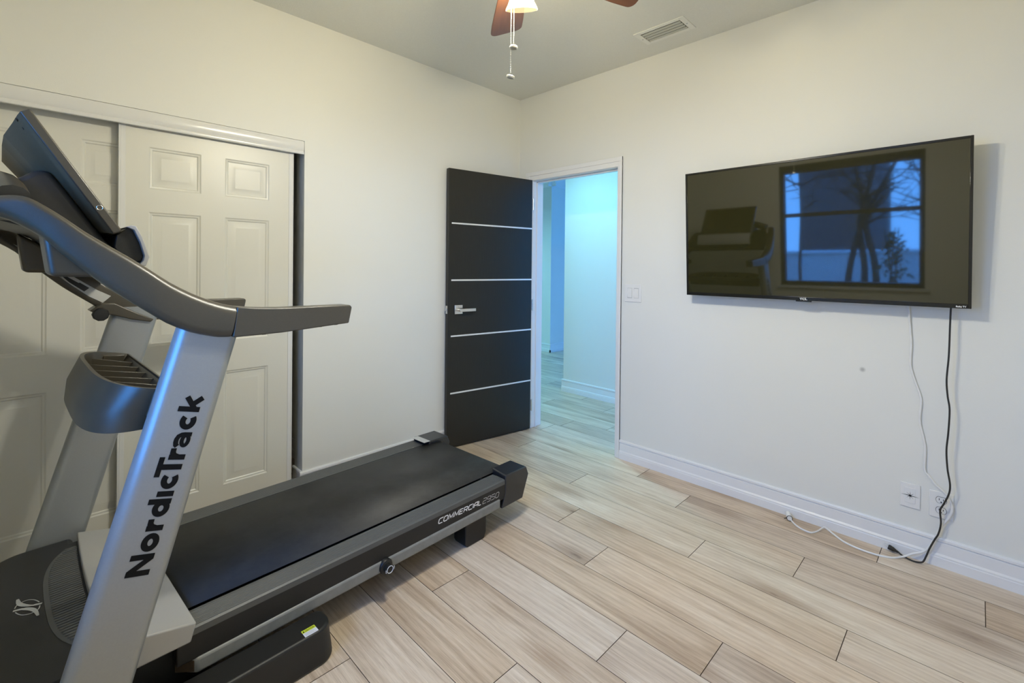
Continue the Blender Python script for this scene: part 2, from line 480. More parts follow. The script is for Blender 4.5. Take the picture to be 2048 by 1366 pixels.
    mrs = N(t, 'ShaderNodeMapRange'); mrs.inputs[3].default_value = 0.84; mrs.inputs[4].default_value = 1.05
    L(sep.outputs[1], mrs.inputs[0]); L(mrs.outputs[0], hs.inputs['Saturation'])
    mrv = N(t, 'ShaderNodeMapRange'); mrv.inputs[3].default_value = 0.94; mrv.inputs[4].default_value = 1.06
    L(sep.outputs[2], mrv.inputs[0]); L(mrv.outputs[0], hs.inputs['Value'])
    L(hs.outputs[0], b.inputs['Base Color'])
    mr = N(t, 'ShaderNodeMapRange'); mr.inputs[3].default_value = 0.30; mr.inputs[4].default_value = 0.42
    L(grain.outputs['Fac'], mr.inputs[0]); L(mr.outputs[0], b.inputs['Roughness'])
    bp = N(t, 'ShaderNodeBump', Strength=0.10, Distance=0.001); L(fine.outputs['Fac'], bp.inputs['Height']); L(bp.outputs['Normal'], b.inputs['Normal'])
    b.inputs['Specular IOR Level'].default_value = 0.5
    return m
M['floor'] = floor_mat()
M['gap'] = mat('plank_joint', (0.10, 0.065, 0.035), 0.8)

# wall paint with one scuffed dent (back wall)
def wall_dent_mat():
    m = M['wall'].copy(); m.name = 'wall_paint_dented'
    t = m.node_tree; L = t.links.new; b = t.nodes['Principled BSDF']
    src = b.inputs['Base Color'].links[0].from_socket
    ge = N(t, 'ShaderNodeNewGeometry')
    sub = N(t, 'ShaderNodeVectorMath', operation='DISTANCE'); L(ge.outputs['Position'], sub.inputs[0]); sub.inputs[1].default_value = (2.369, 0.0, 0.839)
    mr = N(t, 'ShaderNodeMapRange', interpolation_type='SMOOTHSTEP'); mr.inputs[1].default_value = 0.002; mr.inputs[2].default_value = 0.017; mr.inputs[3].default_value = 0.6; mr.inputs[4].default_value = 0.0
    L(sub.outputs['Value'], mr.inputs[0])
    mx = N(t, 'ShaderNodeMix', data_type='RGBA'); mx.inputs[7].default_value = (0.25, 0.25, 0.24, 1)
    L(mr.outputs[0], mx.inputs[0]); L(src, mx.inputs[6]); L(mx.outputs[2], b.inputs['Base Color'])
    return m
M['wall_dent'] = wall_dent_mat()

# ------------------------------------------------------------------ room dimensions
H = 2.74
XR = 3.30            # right wall
YF = -3.40           # window wall
WT = 0.115           # wall thickness
DX0, DX1, DZ = 0.160, 0.963, 2.036      # doorway
CY0, CY1, CZ = -3.25, -1.790, 2.043     # closet opening
WX0, WX1, WZ0, WZ1 = 1.13, 2.40, 0.79, 2.15   # window
HY = 1.112           # hall wall face
HXE = -0.388         # hall wall end

# floor -----------------------------------------------------------------
def build_floor():
    bm = BM()
    uvl = bm.loops.layers.uv.new('UVMap')
    cl = bm.loops.layers.float_color.new('rnd')
    PW, PL = 0.1945, 1.215
    known = {0: 1.241, 1: 1.589, 2: 1.000, 3: 1.837, 4: 1.226, 5: 1.535, 6: 2.140, 7: 1.870, 8: 1.203, 9: 1.687, 10: 2.05, 11: 1.278}
    rng = random.Random(11)
    X0, X1 = -4.6, XR+0.05
    g = 0.0011
    for k in range(-26, 18):
        y1 = 0.0165 - PW*k
        y0 = y1 - PW
        if y0 > 5.0 or y1 < YF-0.02: continue
        xs = known.get(k, rng.uniform(0, PL))
        x = xs - PL*math.ceil((xs-X0)/PL)
        while x < X1:
            a, b_ = max(x, X0), min(x+PL, X1)
            x += PL
            if b_ <= a: continue
            # closet/adjacent rooms need no floor left of the wall except the hall
            if y1 < -0.1 and b_ < -0.85: continue
            rc = (rng.random(), rng.random(), rng.random(), 1)
            ou, ov = rng.uniform(0, 50), rng.uniform(0, 50)
            vs = [bm.verts.new(c) for c in ((a+g*1.2, y0+g, 0), (b_-g*1.2, y0+g, 0), (b_-g*1.2, y1-g, 0), (a+g*1.2, y1-g, 0))]
            f = bm.faces.new(vs)
            for l in f.loops:
                l[uvl].uv = (l.vert.co.x+ou, l.vert.co.y+ov); l[cl] = rc
            lo = [bm.verts.new((v.co.x, v.co.y, -0.004)) for v in vs]
            for i in range(4):
                q = bm.faces.new((vs[i], lo[i], lo[(i+1) % 4], vs[(i+1) % 4])); q.material_index = 1
    vs = [bm.verts.new(c) for c in ((X0, YF-0.02, -0.003), (X1, YF-0.02, -0.003), (X1, 5.0, -0.003), (X0, 5.0, -0.003))]
    bm.faces.new(vs).material_index = 1
    vs = [bm.verts.new(c) for c in ((X0, YF-0.02, -0.15), (X1, YF-0.02, -0.15), (X1, 5.0, -0.15), (X0, 5.0, -0.15))]
    bm.faces.new(vs[::-1]).material_index = 1
    me = bpy.data.meshes.new('floor')
    bm.to_mesh(me); bm.free()
    me.materials.append(M['floor']); me.materials.append(M['gap'])
    o = bpy.data.objects.new('floor', me); COL.objects.link(o)
    tag(o, 'light oak laminate plank floor running through the room and the hall', 'floor', kind='structure')
build_floor()

bm = BM(); box(bm, -4.6, XR+WT, YF-WT, 5.1, H, H+0.1)
tag(obj('ceiling', bm, M['ceil'], smooth=0), 'pale grey textured ceiling above the room', 'ceiling', kind='structure')

# back wall (television and doorway)
bm = BM()
box(bm, -0.02, DX0-0.02, 0, WT, 0, H); box(bm, DX0-0.02, DX1+0.02, 0, WT, DZ+0.02, H); box(bm, DX1+0.02, XR+WT, 0, WT, 0, H)
tag(obj('wall_back', bm, M['wall_dent'], smooth=0), 'off-white wall carrying the television and the doorway', 'wall', kind='structure')
# left wall with closet opening
bm = BM()
box(bm, -WT, 0, CY1, 0, 0, H); box(bm, -WT, 0, CY0, CY1, CZ, H); box(bm, -WT, 0, YF, CY0, 0, H)
tag(obj('wall_left', bm, M['wall'], smooth=0), 'cream wall around the closet opening', 'wall', kind='structure')
bm = BM(); box(bm, XR, XR+WT, YF-WT, 0, 0, H)
tag(obj('wall_right', bm, M['wall'], smooth=0), 'off-white wall on the right beyond the frame', 'wall', kind='structure')
bm = BM()
box(bm, -WT, WX0, YF-WT, YF, 0, H); box(bm, WX1, XR, YF-WT, YF, 0, H); box(bm, WX0, WX1, YF-WT, YF, 0, WZ0); box(bm, WX0, WX1, YF-WT, YF, WZ1, H)
tag(obj('wall_front', bm, M['wall'], smooth=0), 'off-white wall with the window mirrored in the television', 'wall', kind='structure')
# closet shell
bm = BM()
box(bm, -0.80, -0.74, YF, -1.55, 0, H); box(bm, -0.74, -WT, -1.62, -1.55, 0, H); box(bm, -0.74, -WT, YF-WT, YF, 0, H)
tag(obj('wall_closet', bm, M['wall'], smooth=0), 'unlit walls inside the closet behind the sliding doors', 'wall', kind='structure')
# hall walls
bm = BM(); box(bm, HXE, 4.2, HY, HY+0.12, 0, H)
tag(obj('wall_hall', bm, M['wall'], smooth=0), 'bright hall wall facing the open doorway', 'wall', kind='structure')
bm = BM(); box(bm, -4.5, -1.962, 2.757, 5.0, 0, H)
tag(obj('wall_hall_corner', bm, M['wall'], smooth=0), 'outside corner of the far hall walls', 'wall', kind='structure')
bm = BM(); box(bm, -4.6, -4.5, -0.1, 5.1, 0, H); box(bm, -1.962, 4.3, 5.0, 5.1, 0, H); box(bm, 4.2, 4.3, 0, 5.1, 0, H); box(bm, -4.5, -0.02, 0, WT, 0, H)
tag(obj('wall_hall_end', bm, M['wall'], smooth=0), 'walls closing off the hall out of sight', 'wall', kind='structure')

# baseboards
BP = [(0, 0), (0.016, 0), (0.016, 0.040), (0.0145, 0.043), (0.0145, 0.050), (0.009, 0.058), (0.009, 0.107), (0.0055, 0.110), (0.0115, 0.114), (0.0115, 0.124), (0.008, 0.131), (0, 0.131)]
def board(name, a, b, nrm, label, axis, ends=None):
    """axis 'x': runs x from a to b on plane y=nrm[0], growing nrm[1]"""
    bm = BM()
    prism(bm, [(nrm[0]+nrm[1]*d, z) for d, z in BP], a, b, axis='x' if axis == 'x' else 'y')
    o = obj(name, bm, M['trim'], smooth=20)
    return tag(o, label, 'baseboard', kind='structure')
board('baseboard_back', 1.004, XR, (0, -1), 'white moulded baseboard under the television', 'x')
board('baseboard_left', CY1-0.016, 0.0, (0, 1), 'white moulded baseboard between closet and door', 'y')
# its return into the closet opening
bm = BM(); prism(bm, [(CY1-d, z) for d, z in BP], -WT-0.01, 0.0, axis='x')
tag(obj('baseboard_closet', bm, M['trim'], smooth=20), 'short baseboard return inside the closet opening', 'baseboard', kind='structure')
bm = BM(); prism(bm, [(-1.62-d, z) for d, z in BP], -0.74, -WT-0.02, axis='x')
tag(obj('baseboard_closet_inner', bm, M['trim'], smooth=20), 'baseboard in the dark inside the closet', 'baseboard', kind='structure')
board('baseboard_hall', HXE-0.016, 4.2, (HY, -1), 'white moulded baseboard of the near hall wall', 'x')
bm = BM(); prism(bm, [(HXE-d, z) for d, z in BP], HY, HY+0.12, axis='y')
tag(obj('baseboard_hall_end', bm, M['trim'], smooth=20), 'baseboard at the end of the near hall wall', 'baseboard', kind='structure')
board('baseboard_hall_far', -4.5, -1.962+0.016, (2.757, -1), 'white baseboard of the far hall corner', 'x')
board('baseboard_hall_side', 2.757-0.016, 5.0, (-1.962, 1), 'white baseboard running away from the far hall corner', 'y')
# crown moulding in the hall
CR = [(0, 0), (0, -0.15), (0.012, -0.15), (0.018, -0.12), (0.05, -0.08), (0.085, -0.035), (0.1, -0.02), (0.1, 0)]
bm = BM(); prism(bm, [(2.757-d, H+z) for d, z in CR], -4.5, -1.962+0.1, axis='x'); prism(bm, [(-1.962+d, H+z) for d, z in CR], 2.757-0.1, 5.0, axis='y')
tag(obj('trim_3', bm, M['trim'], smooth=25), 'white crown moulding on the far hall corner', 'moulding', kind='structure')

# door casing and jambs ---------------------------------------------------
bm = BM()
J = 0.02
box(bm, DX0-J, DX0, -0.001, WT+0.001, 0, DZ); box(bm, DX1, DX1+J, -0.001, WT+0.001, 0, DZ); box(bm, DX0-J, DX1+J, -0.001, WT+0.001, DZ, DZ+J)
for sgn, y0 in ((-1, 0.0), (1, WT)):
    def cas(x0, x1, z0, z1, d):
        box(bm, x0, x1, min(y0, y0+sgn*d), max(y0, y0+sgn*d), z0, z1)
    wl, wr, wt_ = 0.07, 0.040, 0.072
    cas(DX0-wl, DX0-0.004, 0, DZ+0.004, 0.012); cas(DX0-wl, DX0-wl*0.45, 0, DZ+wt_*0.55, 0.017)
    cas(DX1+0.004, DX1+wr, 0, DZ+0.004, 0.012); cas(DX1+wr*0.5, DX1+wr, 0, DZ+wt_*0.55, 0.017)
    cas(DX0-wl, DX1+wr, DZ+0.004, DZ+wt_, 0.012); cas(DX0-wl, DX1+wr, DZ+wt_*0.55, DZ+wt_, 0.017)
# door stop
box(bm, DX0, DX0+0.011, 0.04, 0.052, 0, DZ); box(bm, DX1-0.011, DX1, 0.04, 0.052, 0, DZ); box(bm, DX0, DX1, 0.04, 0.052, DZ-0.011, DZ)
tr1 = tag(obj('trim_1', bm, M['trim'], bevel=0.002, smooth=30), 'white casing and jambs of the open doorway', 'door frame', kind='structure')
bm = BM(); box(bm, DX1-0.0015, DX1+0.001, 0.008, 0.036, 0.97, 1.05)
o = obj('strike_plate', bm, M['bronze'], tr1)

# black door --------------------------------------------------------------
A = Vector((0.054, -0.788)); B = Vector((0.178, -0.030))
dd = (A-B).normalized()
drz = math.atan2(dd.y, dd.x)
d1 = empty('door_1', (B.x, B.y, 0), drz)          # local x: hinge -> free edge, local y: away from the room side
tag(d1, 'black espresso door with four thin metal stripes standing open', 'door', kind='structure')
# which side faces the camera: local y of rotation drz is (-sin,cos)
DW = 0.768
bm = BM(); box(bm, 0, DW, -0.036, 0, 0.010, 2.040)
obj('door_slab', bm, M['espresso'], d1, bevel=0.002)
for z in (0.403, 0.820, 1.228, 1.643):
    bm = BM(); box(bm, 0.0, DW-0.026, -0.0005, 0.0012, z-0.0055, z+0.0055)
    tag(obj('metal_stripe', bm, M['strip'], d1, smooth=0), 'thin pale metal stripe')
hd = None
bm = BM(); box(bm, 0.650, 0.716, 0, 0.010, 0.980, 1.046)
hd = obj('door_handle', bm, M['steel'], d1, bevel=0.002); hd['label'] = 'square satin metal rose with a lever'
bm = BM()
tube(bm, [(0.684, 0.008, 1.010), (0.684, 0.050, 1.010)], 0.011, 14)
box(bm, 0.560, 0.694, 0.040, 0.052, 0.999, 1.021)
obj('lever', bm, M['steel'], hd, bevel=0.002)
bm = BM(); tube(bm, [(0.684, 0.010, 1.034), (0.684, 0.013, 1.034)], 0.004, 10)
obj('privacy_pin', bm, M['steel'], hd)
bm = BM(); box(bm, DW-0.001, DW+0.0015, -0.031, -0.005, 0.984, 1.042)
lp = obj('latch_plate', bm, M['steel'], d1); 
bm = BM(); box(bm, DW, DW+0.010, -0.024, -0.010, 1.005, 1.022)
obj('latch_bolt', bm, M['steel'], lp, bevel=0.002)
for z in (0.20, 1.02, 1.84):
    bm = BM(); tube(bm, [(-0.006, 0.004, z-0.045), (-0.006, 0.004, z+0.045)], 0.006, 12)
    obj('hinge', bm, M['steel'], d1)

# closet ------------------------------------------------------------------
def panel_door(W, z0, z1, cols, rows, th):
    """front face at x=0 facing +x, local y from 0 to W"""
    bm = BM()
    ys = sorted({0.0, W} | {c for q in cols for c in q}); zs = sorted({z0, z1} | {c for q in rows for c in q})
    vd = {}
    def V(x, y, z):
        k = (round(x, 5), round(y, 5), round(z, 5))
        if k not in vd: vd[k] = bm.verts.new((x, y, z))
        return vd[k]
    def quad(a, b, c, d): bm.faces.new((a, b, c, d))
    for i in range(len(ys)-1):
        for j in range(len(zs)-1):
            a, b_, c, d = ys[i], ys[i+1], zs[j], zs[j+1]
            if (a, b_) in cols and (c, d) in rows:
                levels = [(0, 0), (0.006, -0.0035), (0.012, -0.0045), (0.017, -0.0085), (0.030, -0.0085), (0.048, -0.0025), (0.0481, -0.0025)]
                if d-c > 0.3: levels = [(0, 0), (0.006, -0.0035), (0.012, -0.0045), (0.017, -0.0085), (0.030, -0.0085), (0.052, -0.002), (0.0521, -0.002)]
                prev = None
                for (ins, dep) in levels:
                    ring = [V(dep, a+ins, c+ins), V(dep, b_-ins, c+ins), V(dep, b_-ins, d-ins), V(dep, a+ins, d-ins)]
                    if prev:
                        for k in range(4): quad(prev[k], prev[(k+1) % 4], ring[(k+1) % 4], ring[k])
                    prev = ring
                bm.faces.new(prev)
            else:
                quad(V(0, a, c), V(0, b_, c), V(0, b_, d), V(0, a, d))
    # back and sides
    bk = [bm.verts.new(c) for c in ((-th, 0, z0), (-th, W, z0), (-th, W, z1), (-th, 0, z1))]
    bm.faces.new(bk[::-1])
    box(bm, -th, -0.002, 0, 0.001, z0, z1); box(bm, -th, -0.002, W-0.001, W, z0, z1); box(bm, -th, -0.002, 0, W, z1-0.001, z1)
    return bm
cols = [(0.108, 0.320), (0.426, 0.642)]
rows = [(0.170, 0.767), (0.930, 1.572), (1.682, 1.881)]
def closet_door(name, x, y0, label):
    e = empty(name, (x, y0, 0)); tag(e, label, 'closet door', kind='structure')
    bm = panel_door(0.768, 0.018, 1.985, cols, rows, 0.028)
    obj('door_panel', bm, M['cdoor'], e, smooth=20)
    for a, b_ in ((-0.003, 0.004), (0.764, 0.771)):
        bm = BM(); box(bm, -0.030, 0.003, a, b_, 0.016, 1.988)
        if a < 0.1: box(bm, 0.0, 0.0025, 0.004, 0.022, 0.016, 1.988)
        else: box(bm, 0.0, 0.0025, 0.746, 0.764, 0.016, 1.988)
        obj('edge_frame', bm, M['track'], e, bevel=0.001)
    return e
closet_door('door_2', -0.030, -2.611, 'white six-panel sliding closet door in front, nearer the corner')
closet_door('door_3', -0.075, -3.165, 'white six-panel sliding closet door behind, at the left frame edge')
bm = BM()
HP = [(0.0, 2.041), (-0.004, 2.042), (-0.110, 2.042), (-0.110, 2.034), (-0.012, 2.034), (-0.008, 1.985), (-0.016, 1.972), (-0.016, 1.966), (0.000, 1.966), (0.002, 1.970), (0.001, 1.980), (-0.003, 1.984), (0.001, 1.992), (0.0035, 2.010), (0.003, 2.030)]
prism(bm, HP, CY0+0.002, CY1-0.003, axis='y')
tag(obj('trim_2', bm, M['track'], smooth=35), 'white enamelled track fascia over the closet doors', 'closet track', kind='structure')
bm = BM(); box(bm, -0.10, -0.015, CY0, CY1, 0.0, 0.006); box(bm, -0.062, -0.058, CY0, CY1, 0.006, 0.014)
tag(obj('trim_4', bm, M['track'], smooth=0), 'floor guide rail under the closet doors', 'closet track', kind='structure')

# window ------------------------------------------------------------------
w1 = empty('window_1', ((WX0+WX1)/2, YF-0.06, WZ0)); tag(w1, 'single-hung window mirrored in the television screen', 'window', kind='structure')
hw = (WX1-WX0)/2; hh = WZ1-WZ0
bm = BM(); f = 0.045
box(bm, -hw, -hw+f, -0.04, 0.03, 0, hh); box(bm, hw-f, hw, -0.04, 0.03, 0, hh); box(bm, -hw+f, hw-f, -0.04, 0.03, 0, f); box(bm, -hw+f, hw-f, -0.04, 0.03, hh-f, hh)
box(bm, -hw+f, hw-f, 0.0, 0.03, hh-f-0.05, hh-f)
obj('window_frame', bm, M['winframe'], w1, bevel=0.002)
bm = BM(); box(bm, -hw+f, hw-f, -0.03, 0.02, hh*0.585-0.022, hh*0.585+0.022)
obj('sash_rail', bm, M['winframe'], w1, bevel=0.002)
for a, b_ in ((f, hh*0.585-0.022), (hh*0.585+0.022, hh-f)):
    bm = BM(); box(bm, -hw+f, hw-f, -0.002, 0.002, a, b_)
    obj('window_pane', bm, M['glass'], w1, smooth=0)
bm = BM(); box(bm, -hw-0.03, hw+0.03, 0.03, 0.10, -0.025, 0.0)
obj('window_sill', bm, M['trim'], w1, bevel=0.003)

# ------------------------------------------------------------------ outside
bm = BM(); box(bm, -14, 16, -22, YF-WT-0.01, -0.35, -0.25)
tag(obj('yard_lawn', bm, M['lawn'], smooth=0), 'lawn outside the window', 'lawn', kind='structure')
hs = empty('neighbour_house', (-0.1, -15, -0.25)); tag(hs, 'narrow house end beyond the yard, mirrored dark blue in the television', 'house')
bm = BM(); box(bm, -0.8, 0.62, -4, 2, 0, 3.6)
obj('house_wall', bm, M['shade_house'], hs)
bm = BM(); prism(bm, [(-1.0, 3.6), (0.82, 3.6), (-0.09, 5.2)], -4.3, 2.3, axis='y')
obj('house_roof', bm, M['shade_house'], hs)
fw_ = empty('garden_wall', (0.4, -9.2, -0.25)); tag(fw_, 'low white garden wall outside, mirrored at the foot of the window', 'wall')
bm = BM(); box(bm, -3.5, 3.6, -0.1, 0.1, 0, 0.94)
obj('wall_body', bm, M['fence_white'], fw_, bevel=0.01)
bm = BM(); box(bm, -3.54, 3.64, -0.14, 0.14, 0.94, 1.0)
obj('wall_cap', bm, M['fence_white'], fw_, bevel=0.01)
def tree(x, y, stems, r0, seed, label, nb, s_lo=0.25):
    """stems: polylines from the foot upwards, in metres relative to the foot"""
    rg = random.Random(seed)
    e = empty('bare_tree', (x, y, -0.25)); tag(e, label, 'tree', 'bare trees in the yard outside')
    bm = BM(); tw = BM()
    for pts in stems:
        sp_ = smooth_path(pts, 5); n_ = len(sp_)
        tube(bm, sp_, [r0*(1-0.72*i/(n_-1)) for i in range(n_)], 8)
        for j in range(nb):
            i = int(rg.uniform(s_lo, 0.99)*n_); i = min(i, n_-1)
            if sp_[i].z < 1.5: continue
            an = rg.uniform(0, 6.28); ln = rg.uniform(0.4, 1.1)
            d = Vector((math.cos(an), 0.5*math.sin(an), rg.uniform(0.2, 1.0)))
            bp = [sp_[i]]
            for kk in range(5):
                d = (d + Vector((rg.uniform(-.45, .45), rg.uniform(-.3, .3), rg.uniform(-.25, .35)))).normalized()
                bp.append(bp[-1] + d*ln/5)
            tube(tw, bp, [0.017*(1-0.15*k_) for k_ in range(6)], 5)
            for kk in (2, 3, 4, 5):
                d2 = Vector((rg.uniform(-1, 1), rg.uniform(-.4, .4), rg.uniform(-.3, 1))).normalized()
                tube(tw, [bp[kk], bp[kk]+d2*0.16, bp[kk]+d2*0.32], [0.008, 0.006, 0.003], 4)
    obj('trunk', bm, M['bark'], e)
    if len(tw.verts): obj('branches', tw, M['bark'], e)
tree(1.28, -7.6, [[(-0.22, 0, 0), (-0.17, 0, 0.7), (-0.05, 0, 1.35), (0.05, 0, 1.75), (-0.05, 0.1, 2.6), (-0.1, 0.1, 3.6)], [(0.02, 0.05, 0), (0.06, 0, 0.8), (-0.02, 0, 1.6), (0.14, 0, 2.3), (0.30, 0, 3.2), (0.5, 0, 4.0)], [(0.24, 0, 0), (0.20, 0, 0.9), (0.08, 0, 1.6), (0.25, 0, 2.1), (0.55, 0, 2.8), (0.7, 0, 3.8)]], 0.060, 3, 'forked bare tree outside, mirrored right of the window middle', 16)
tree(0.62, -6.4, [[(0.02, 0, 0), (0.0, 0, 0.9), (0.03, 0, 1.9), (0.0, 0, 2.9), (0.03, 0, 3.8)]], 0.030, 9, 'slim bare tree outside, mirrored at the left of the window', 6, 0.5)
tree(1.95, -10.4, [[(0, 0, 0), (0.05, 0, 1.2), (-0.05, 0, 2.2), (0.1, 0, 4.0)], [(0.05, 0, 0), (0.3, 0, 1.5), (0.2, 0, 2.6), (0.4, 0, 4.2)]], 0.045, 5, 'bare tree outside with fine twigs, mirrored by the right edge of the window', 22)
sh = empty('shrub', (1.88, -6.2, -0.25)); tag(sh, 'leafy shrub outside, mirrored in the lower right of the window', 'shrub')
bm = BM(); rg = random.Random(4)
for i in range(260):
    zz = rg.uniform(0.15, 1.5)
    c = Vector((rg.gauss(0, 0.05+0.06*(1.5-zz)), rg.gauss(0, 0.12), zz))
    n = Vector((rg.uniform(-1, 1), rg.uniform(-1, 1), rg.uniform(-1, 1))).normalized(); u = n.orthogonal().normalized(); v = n.cross(u)
    s = rg.uniform(0.03, 0.065)
    bm.faces.new([bm.verts.new(c+u*s*a+v*s*0.45*b_) for a, b_ in ((-1, 0), (0, -1), (1, 0), (0, 1))])
fo = obj('foliage', bm, M['leaf'], sh, smooth=0); fo['kind'] = 'stuff'
for i in range(3):
    bm = BM(); tube(bm, [(0, 0, 0), (rg.uniform(-.05, .05), rg.uniform(-.05, .05), 0.8), (rg.uniform(-.12, .12), rg.uniform(-.1, .1), 1.55)], [0.02, 0.014, 0.006], 5)
    obj('stem', bm, M['bark'], sh)

# ------------------------------------------------------------------ treadmill
tm = empty('treadmill', (0.7257, -1.8, 0), R(2.238))
tag(tm, 'large black and silver folding treadmill in front of the closet', 'treadmill')
# local axes: x to the right side (towards camera), y towards the rear of the belt, z up
def side(bm, prof, o0, o1): return prism(bm, prof, o0, o1, axis='x')

# base runners on the floor
for s, dt in ((1, 0), (-1, -0.02)):
    bm = BM()
    pl = [(0.385, -1.22), (0.500, -1.22)]
    for i in range(9):
        a = i/8*PI/2; pl.append((0.440+0.060*math.cos(a), -0.425+0.060*math.sin(a)))
    pl += [(0.405, -0.365), (0.385, -0.380)]
    pl = [(s*x, y) for x, y in pl]
    if s < 0: pl = pl[::-1]
    top = [(s*(0.385+(abs(x)-0.385)*0.90), y - (0.012 if y > -1.0 else -0.012)) for x, y in pl]
    prism(bm, pl, 0.0, 0.112, axis='z', inset=top)
    rn = obj('base_runner', bm, M['black'], tm, bevel=0.008, seg=3)
    if s > 0:
        lb = frame((0.0, 1, 0), (-1, 0, 0), (0.483, -0.472, 0.1126))
        bm = BM(); box(bm, 0, 0.044, 0, 0.034, 0, 0.0006)
        for v in bm.verts: v.co = lb @ v.co
        cl_ = tag(obj('caution_label', bm, M['paper'], rn, smooth=0), 'small white caution label with a yellow heading')
        bm = BM(); box(bm, 0, 0.044, 0.020, 0.034, 0.0004, 0.0009)
        for v in bm.verts: v.co = lb @ v.co
        obj('label_heading', bm, M['yellow'], cl_, smooth=0)
        text_obj('label_lettering', 'CAUTION', M['print_black'], cl_, lb @ Matrix.Translation((0.010, 0.0225, 0.001)), width=0.030, size=0.0115, extrude=0.0002)
        bm = BM(); prism(bm, [(0.002, 0.0225), (0.008, 0.0225), (0.005, 0.031)], 0.0009, 0.0013, axis='z')
        for v in bm.verts: v.co = lb @ v.co
        obj('label_triangle', bm, M['print_black'], cl_, smooth=0)
        bm = BM()
        for i in range(4): box(bm, 0.004, 0.038-0.006*(i % 2), 0.004+0.004*i, 0.0052+0.004*i, 0.0005, 0.0008)
        for v in bm.verts: v.co = lb @ v.co
        obj('label_small_print', bm, M['print_grey'], cl_, smooth=0)

# uprights
def upright(s, dt, dz):
    bm = BM()
    slope = 0.2725
    o_out, o_in = 0.480, 0.418
    rings = []
    n = 8
    sec = []
    for (cx, cy, a0, rr) in ((o_out-0.026, 1, 0, .026), (o_in+0.022, 1, 90, .022), (o_in+0.026, -1, 180, .026), (o_out-0.03, -1, 270, .03)):
        for i in range(n+1):
            a = R(a0+90*i/n)
            sec.append((cx, cy, rr, math.cos(a), math.sin(a)))
    for z in (0.06, 0.35, 0.7, 1.0, 1.155 if s > 0 else 1.15):
        w = 0.157
        tc = -0.747 + dt + slope*(z-1.13)       # centre line
        ring = []
        for cx, cy, rr, ca, sa in sec:
            t_ = tc + cy*(w/2-rr) + rr*sa
            ring.append(bm.verts.new((s*(cx+rr*ca), t_, z+dz)))
        rings.append(ring)
    m = len(sec)
    for i in range(len(rings)-1):
        for k in range(m): bm.faces.new((rings[i][k], rings[i][(k+1) % m], rings[i+1][(k+1) % m], rings[i+1][k]))
    bm.faces.new(rings[0][::-1]); bm.faces.new(rings[-1])
    return obj('upright', bm, M['silver'], tm, smooth=40)
ur = upright(1, 0, 0); ul = upright(-1, -0.024, 0)
bd = Vector((0, 0.2655, 0.964)).normalized()
nb = Vector((0, -0.964, 0.2655)).normalized()
Mt = frame(bd, nb, (0.4803, -0.884, 0.514))
lt = heavy_text('brand_lettering', 'NordicTrack', M['print_black'], ur, Mt, 0.462, 0.0515)
lt['label'] = 'bold black lettering running up the side'

# handrails
arm_up = [(-1.215, 1.452), (-1.190, 1.470), (-1.149, 1.479), (-1.125, 1.482), (-1.103, 1.478), (-1.077, 1.461), (-1.044, 1.435), (-1.010, 1.405), (-0.969, 1.374), (-0.926, 1.343), (-0.886, 1.312), (-0.843, 1.278), (-0.797, 1.249), (-0.755, 1.228), (-0.715, 1.213), (-0.684, 1.205)]
arm_lo = [(-0.699, 1.117), (-0.726, 1.119), (-0.754, 1.126), (-0.796, 1.140), (-0.843, 1.166), (-0.881, 1.196), (-0.922, 1.229), (-0.961, 1.262), (-0.995, 1.295), (-1.020, 1.320), (-1.054, 1.356), (-1.083, 1.389), (-1.119, 1.416), (-1.150, 1.431), (-1.190, 1.436), (-1.212, 1.438)]
grip = [(-0.686, 1.2045), (-0.641, 1.199), (-0.600, 1.196), (-0.560, 1.194), (-0.467, 1.193), (-0.340, 1.192), (-0.333, 1.190), (-0.329, 1.183), (-0.340, 1.130), (-0.433, 1.125), (-0.500, 1.121), (-0.560, 1.118), (-0.630, 1.117), (-0.697, 1.117)]
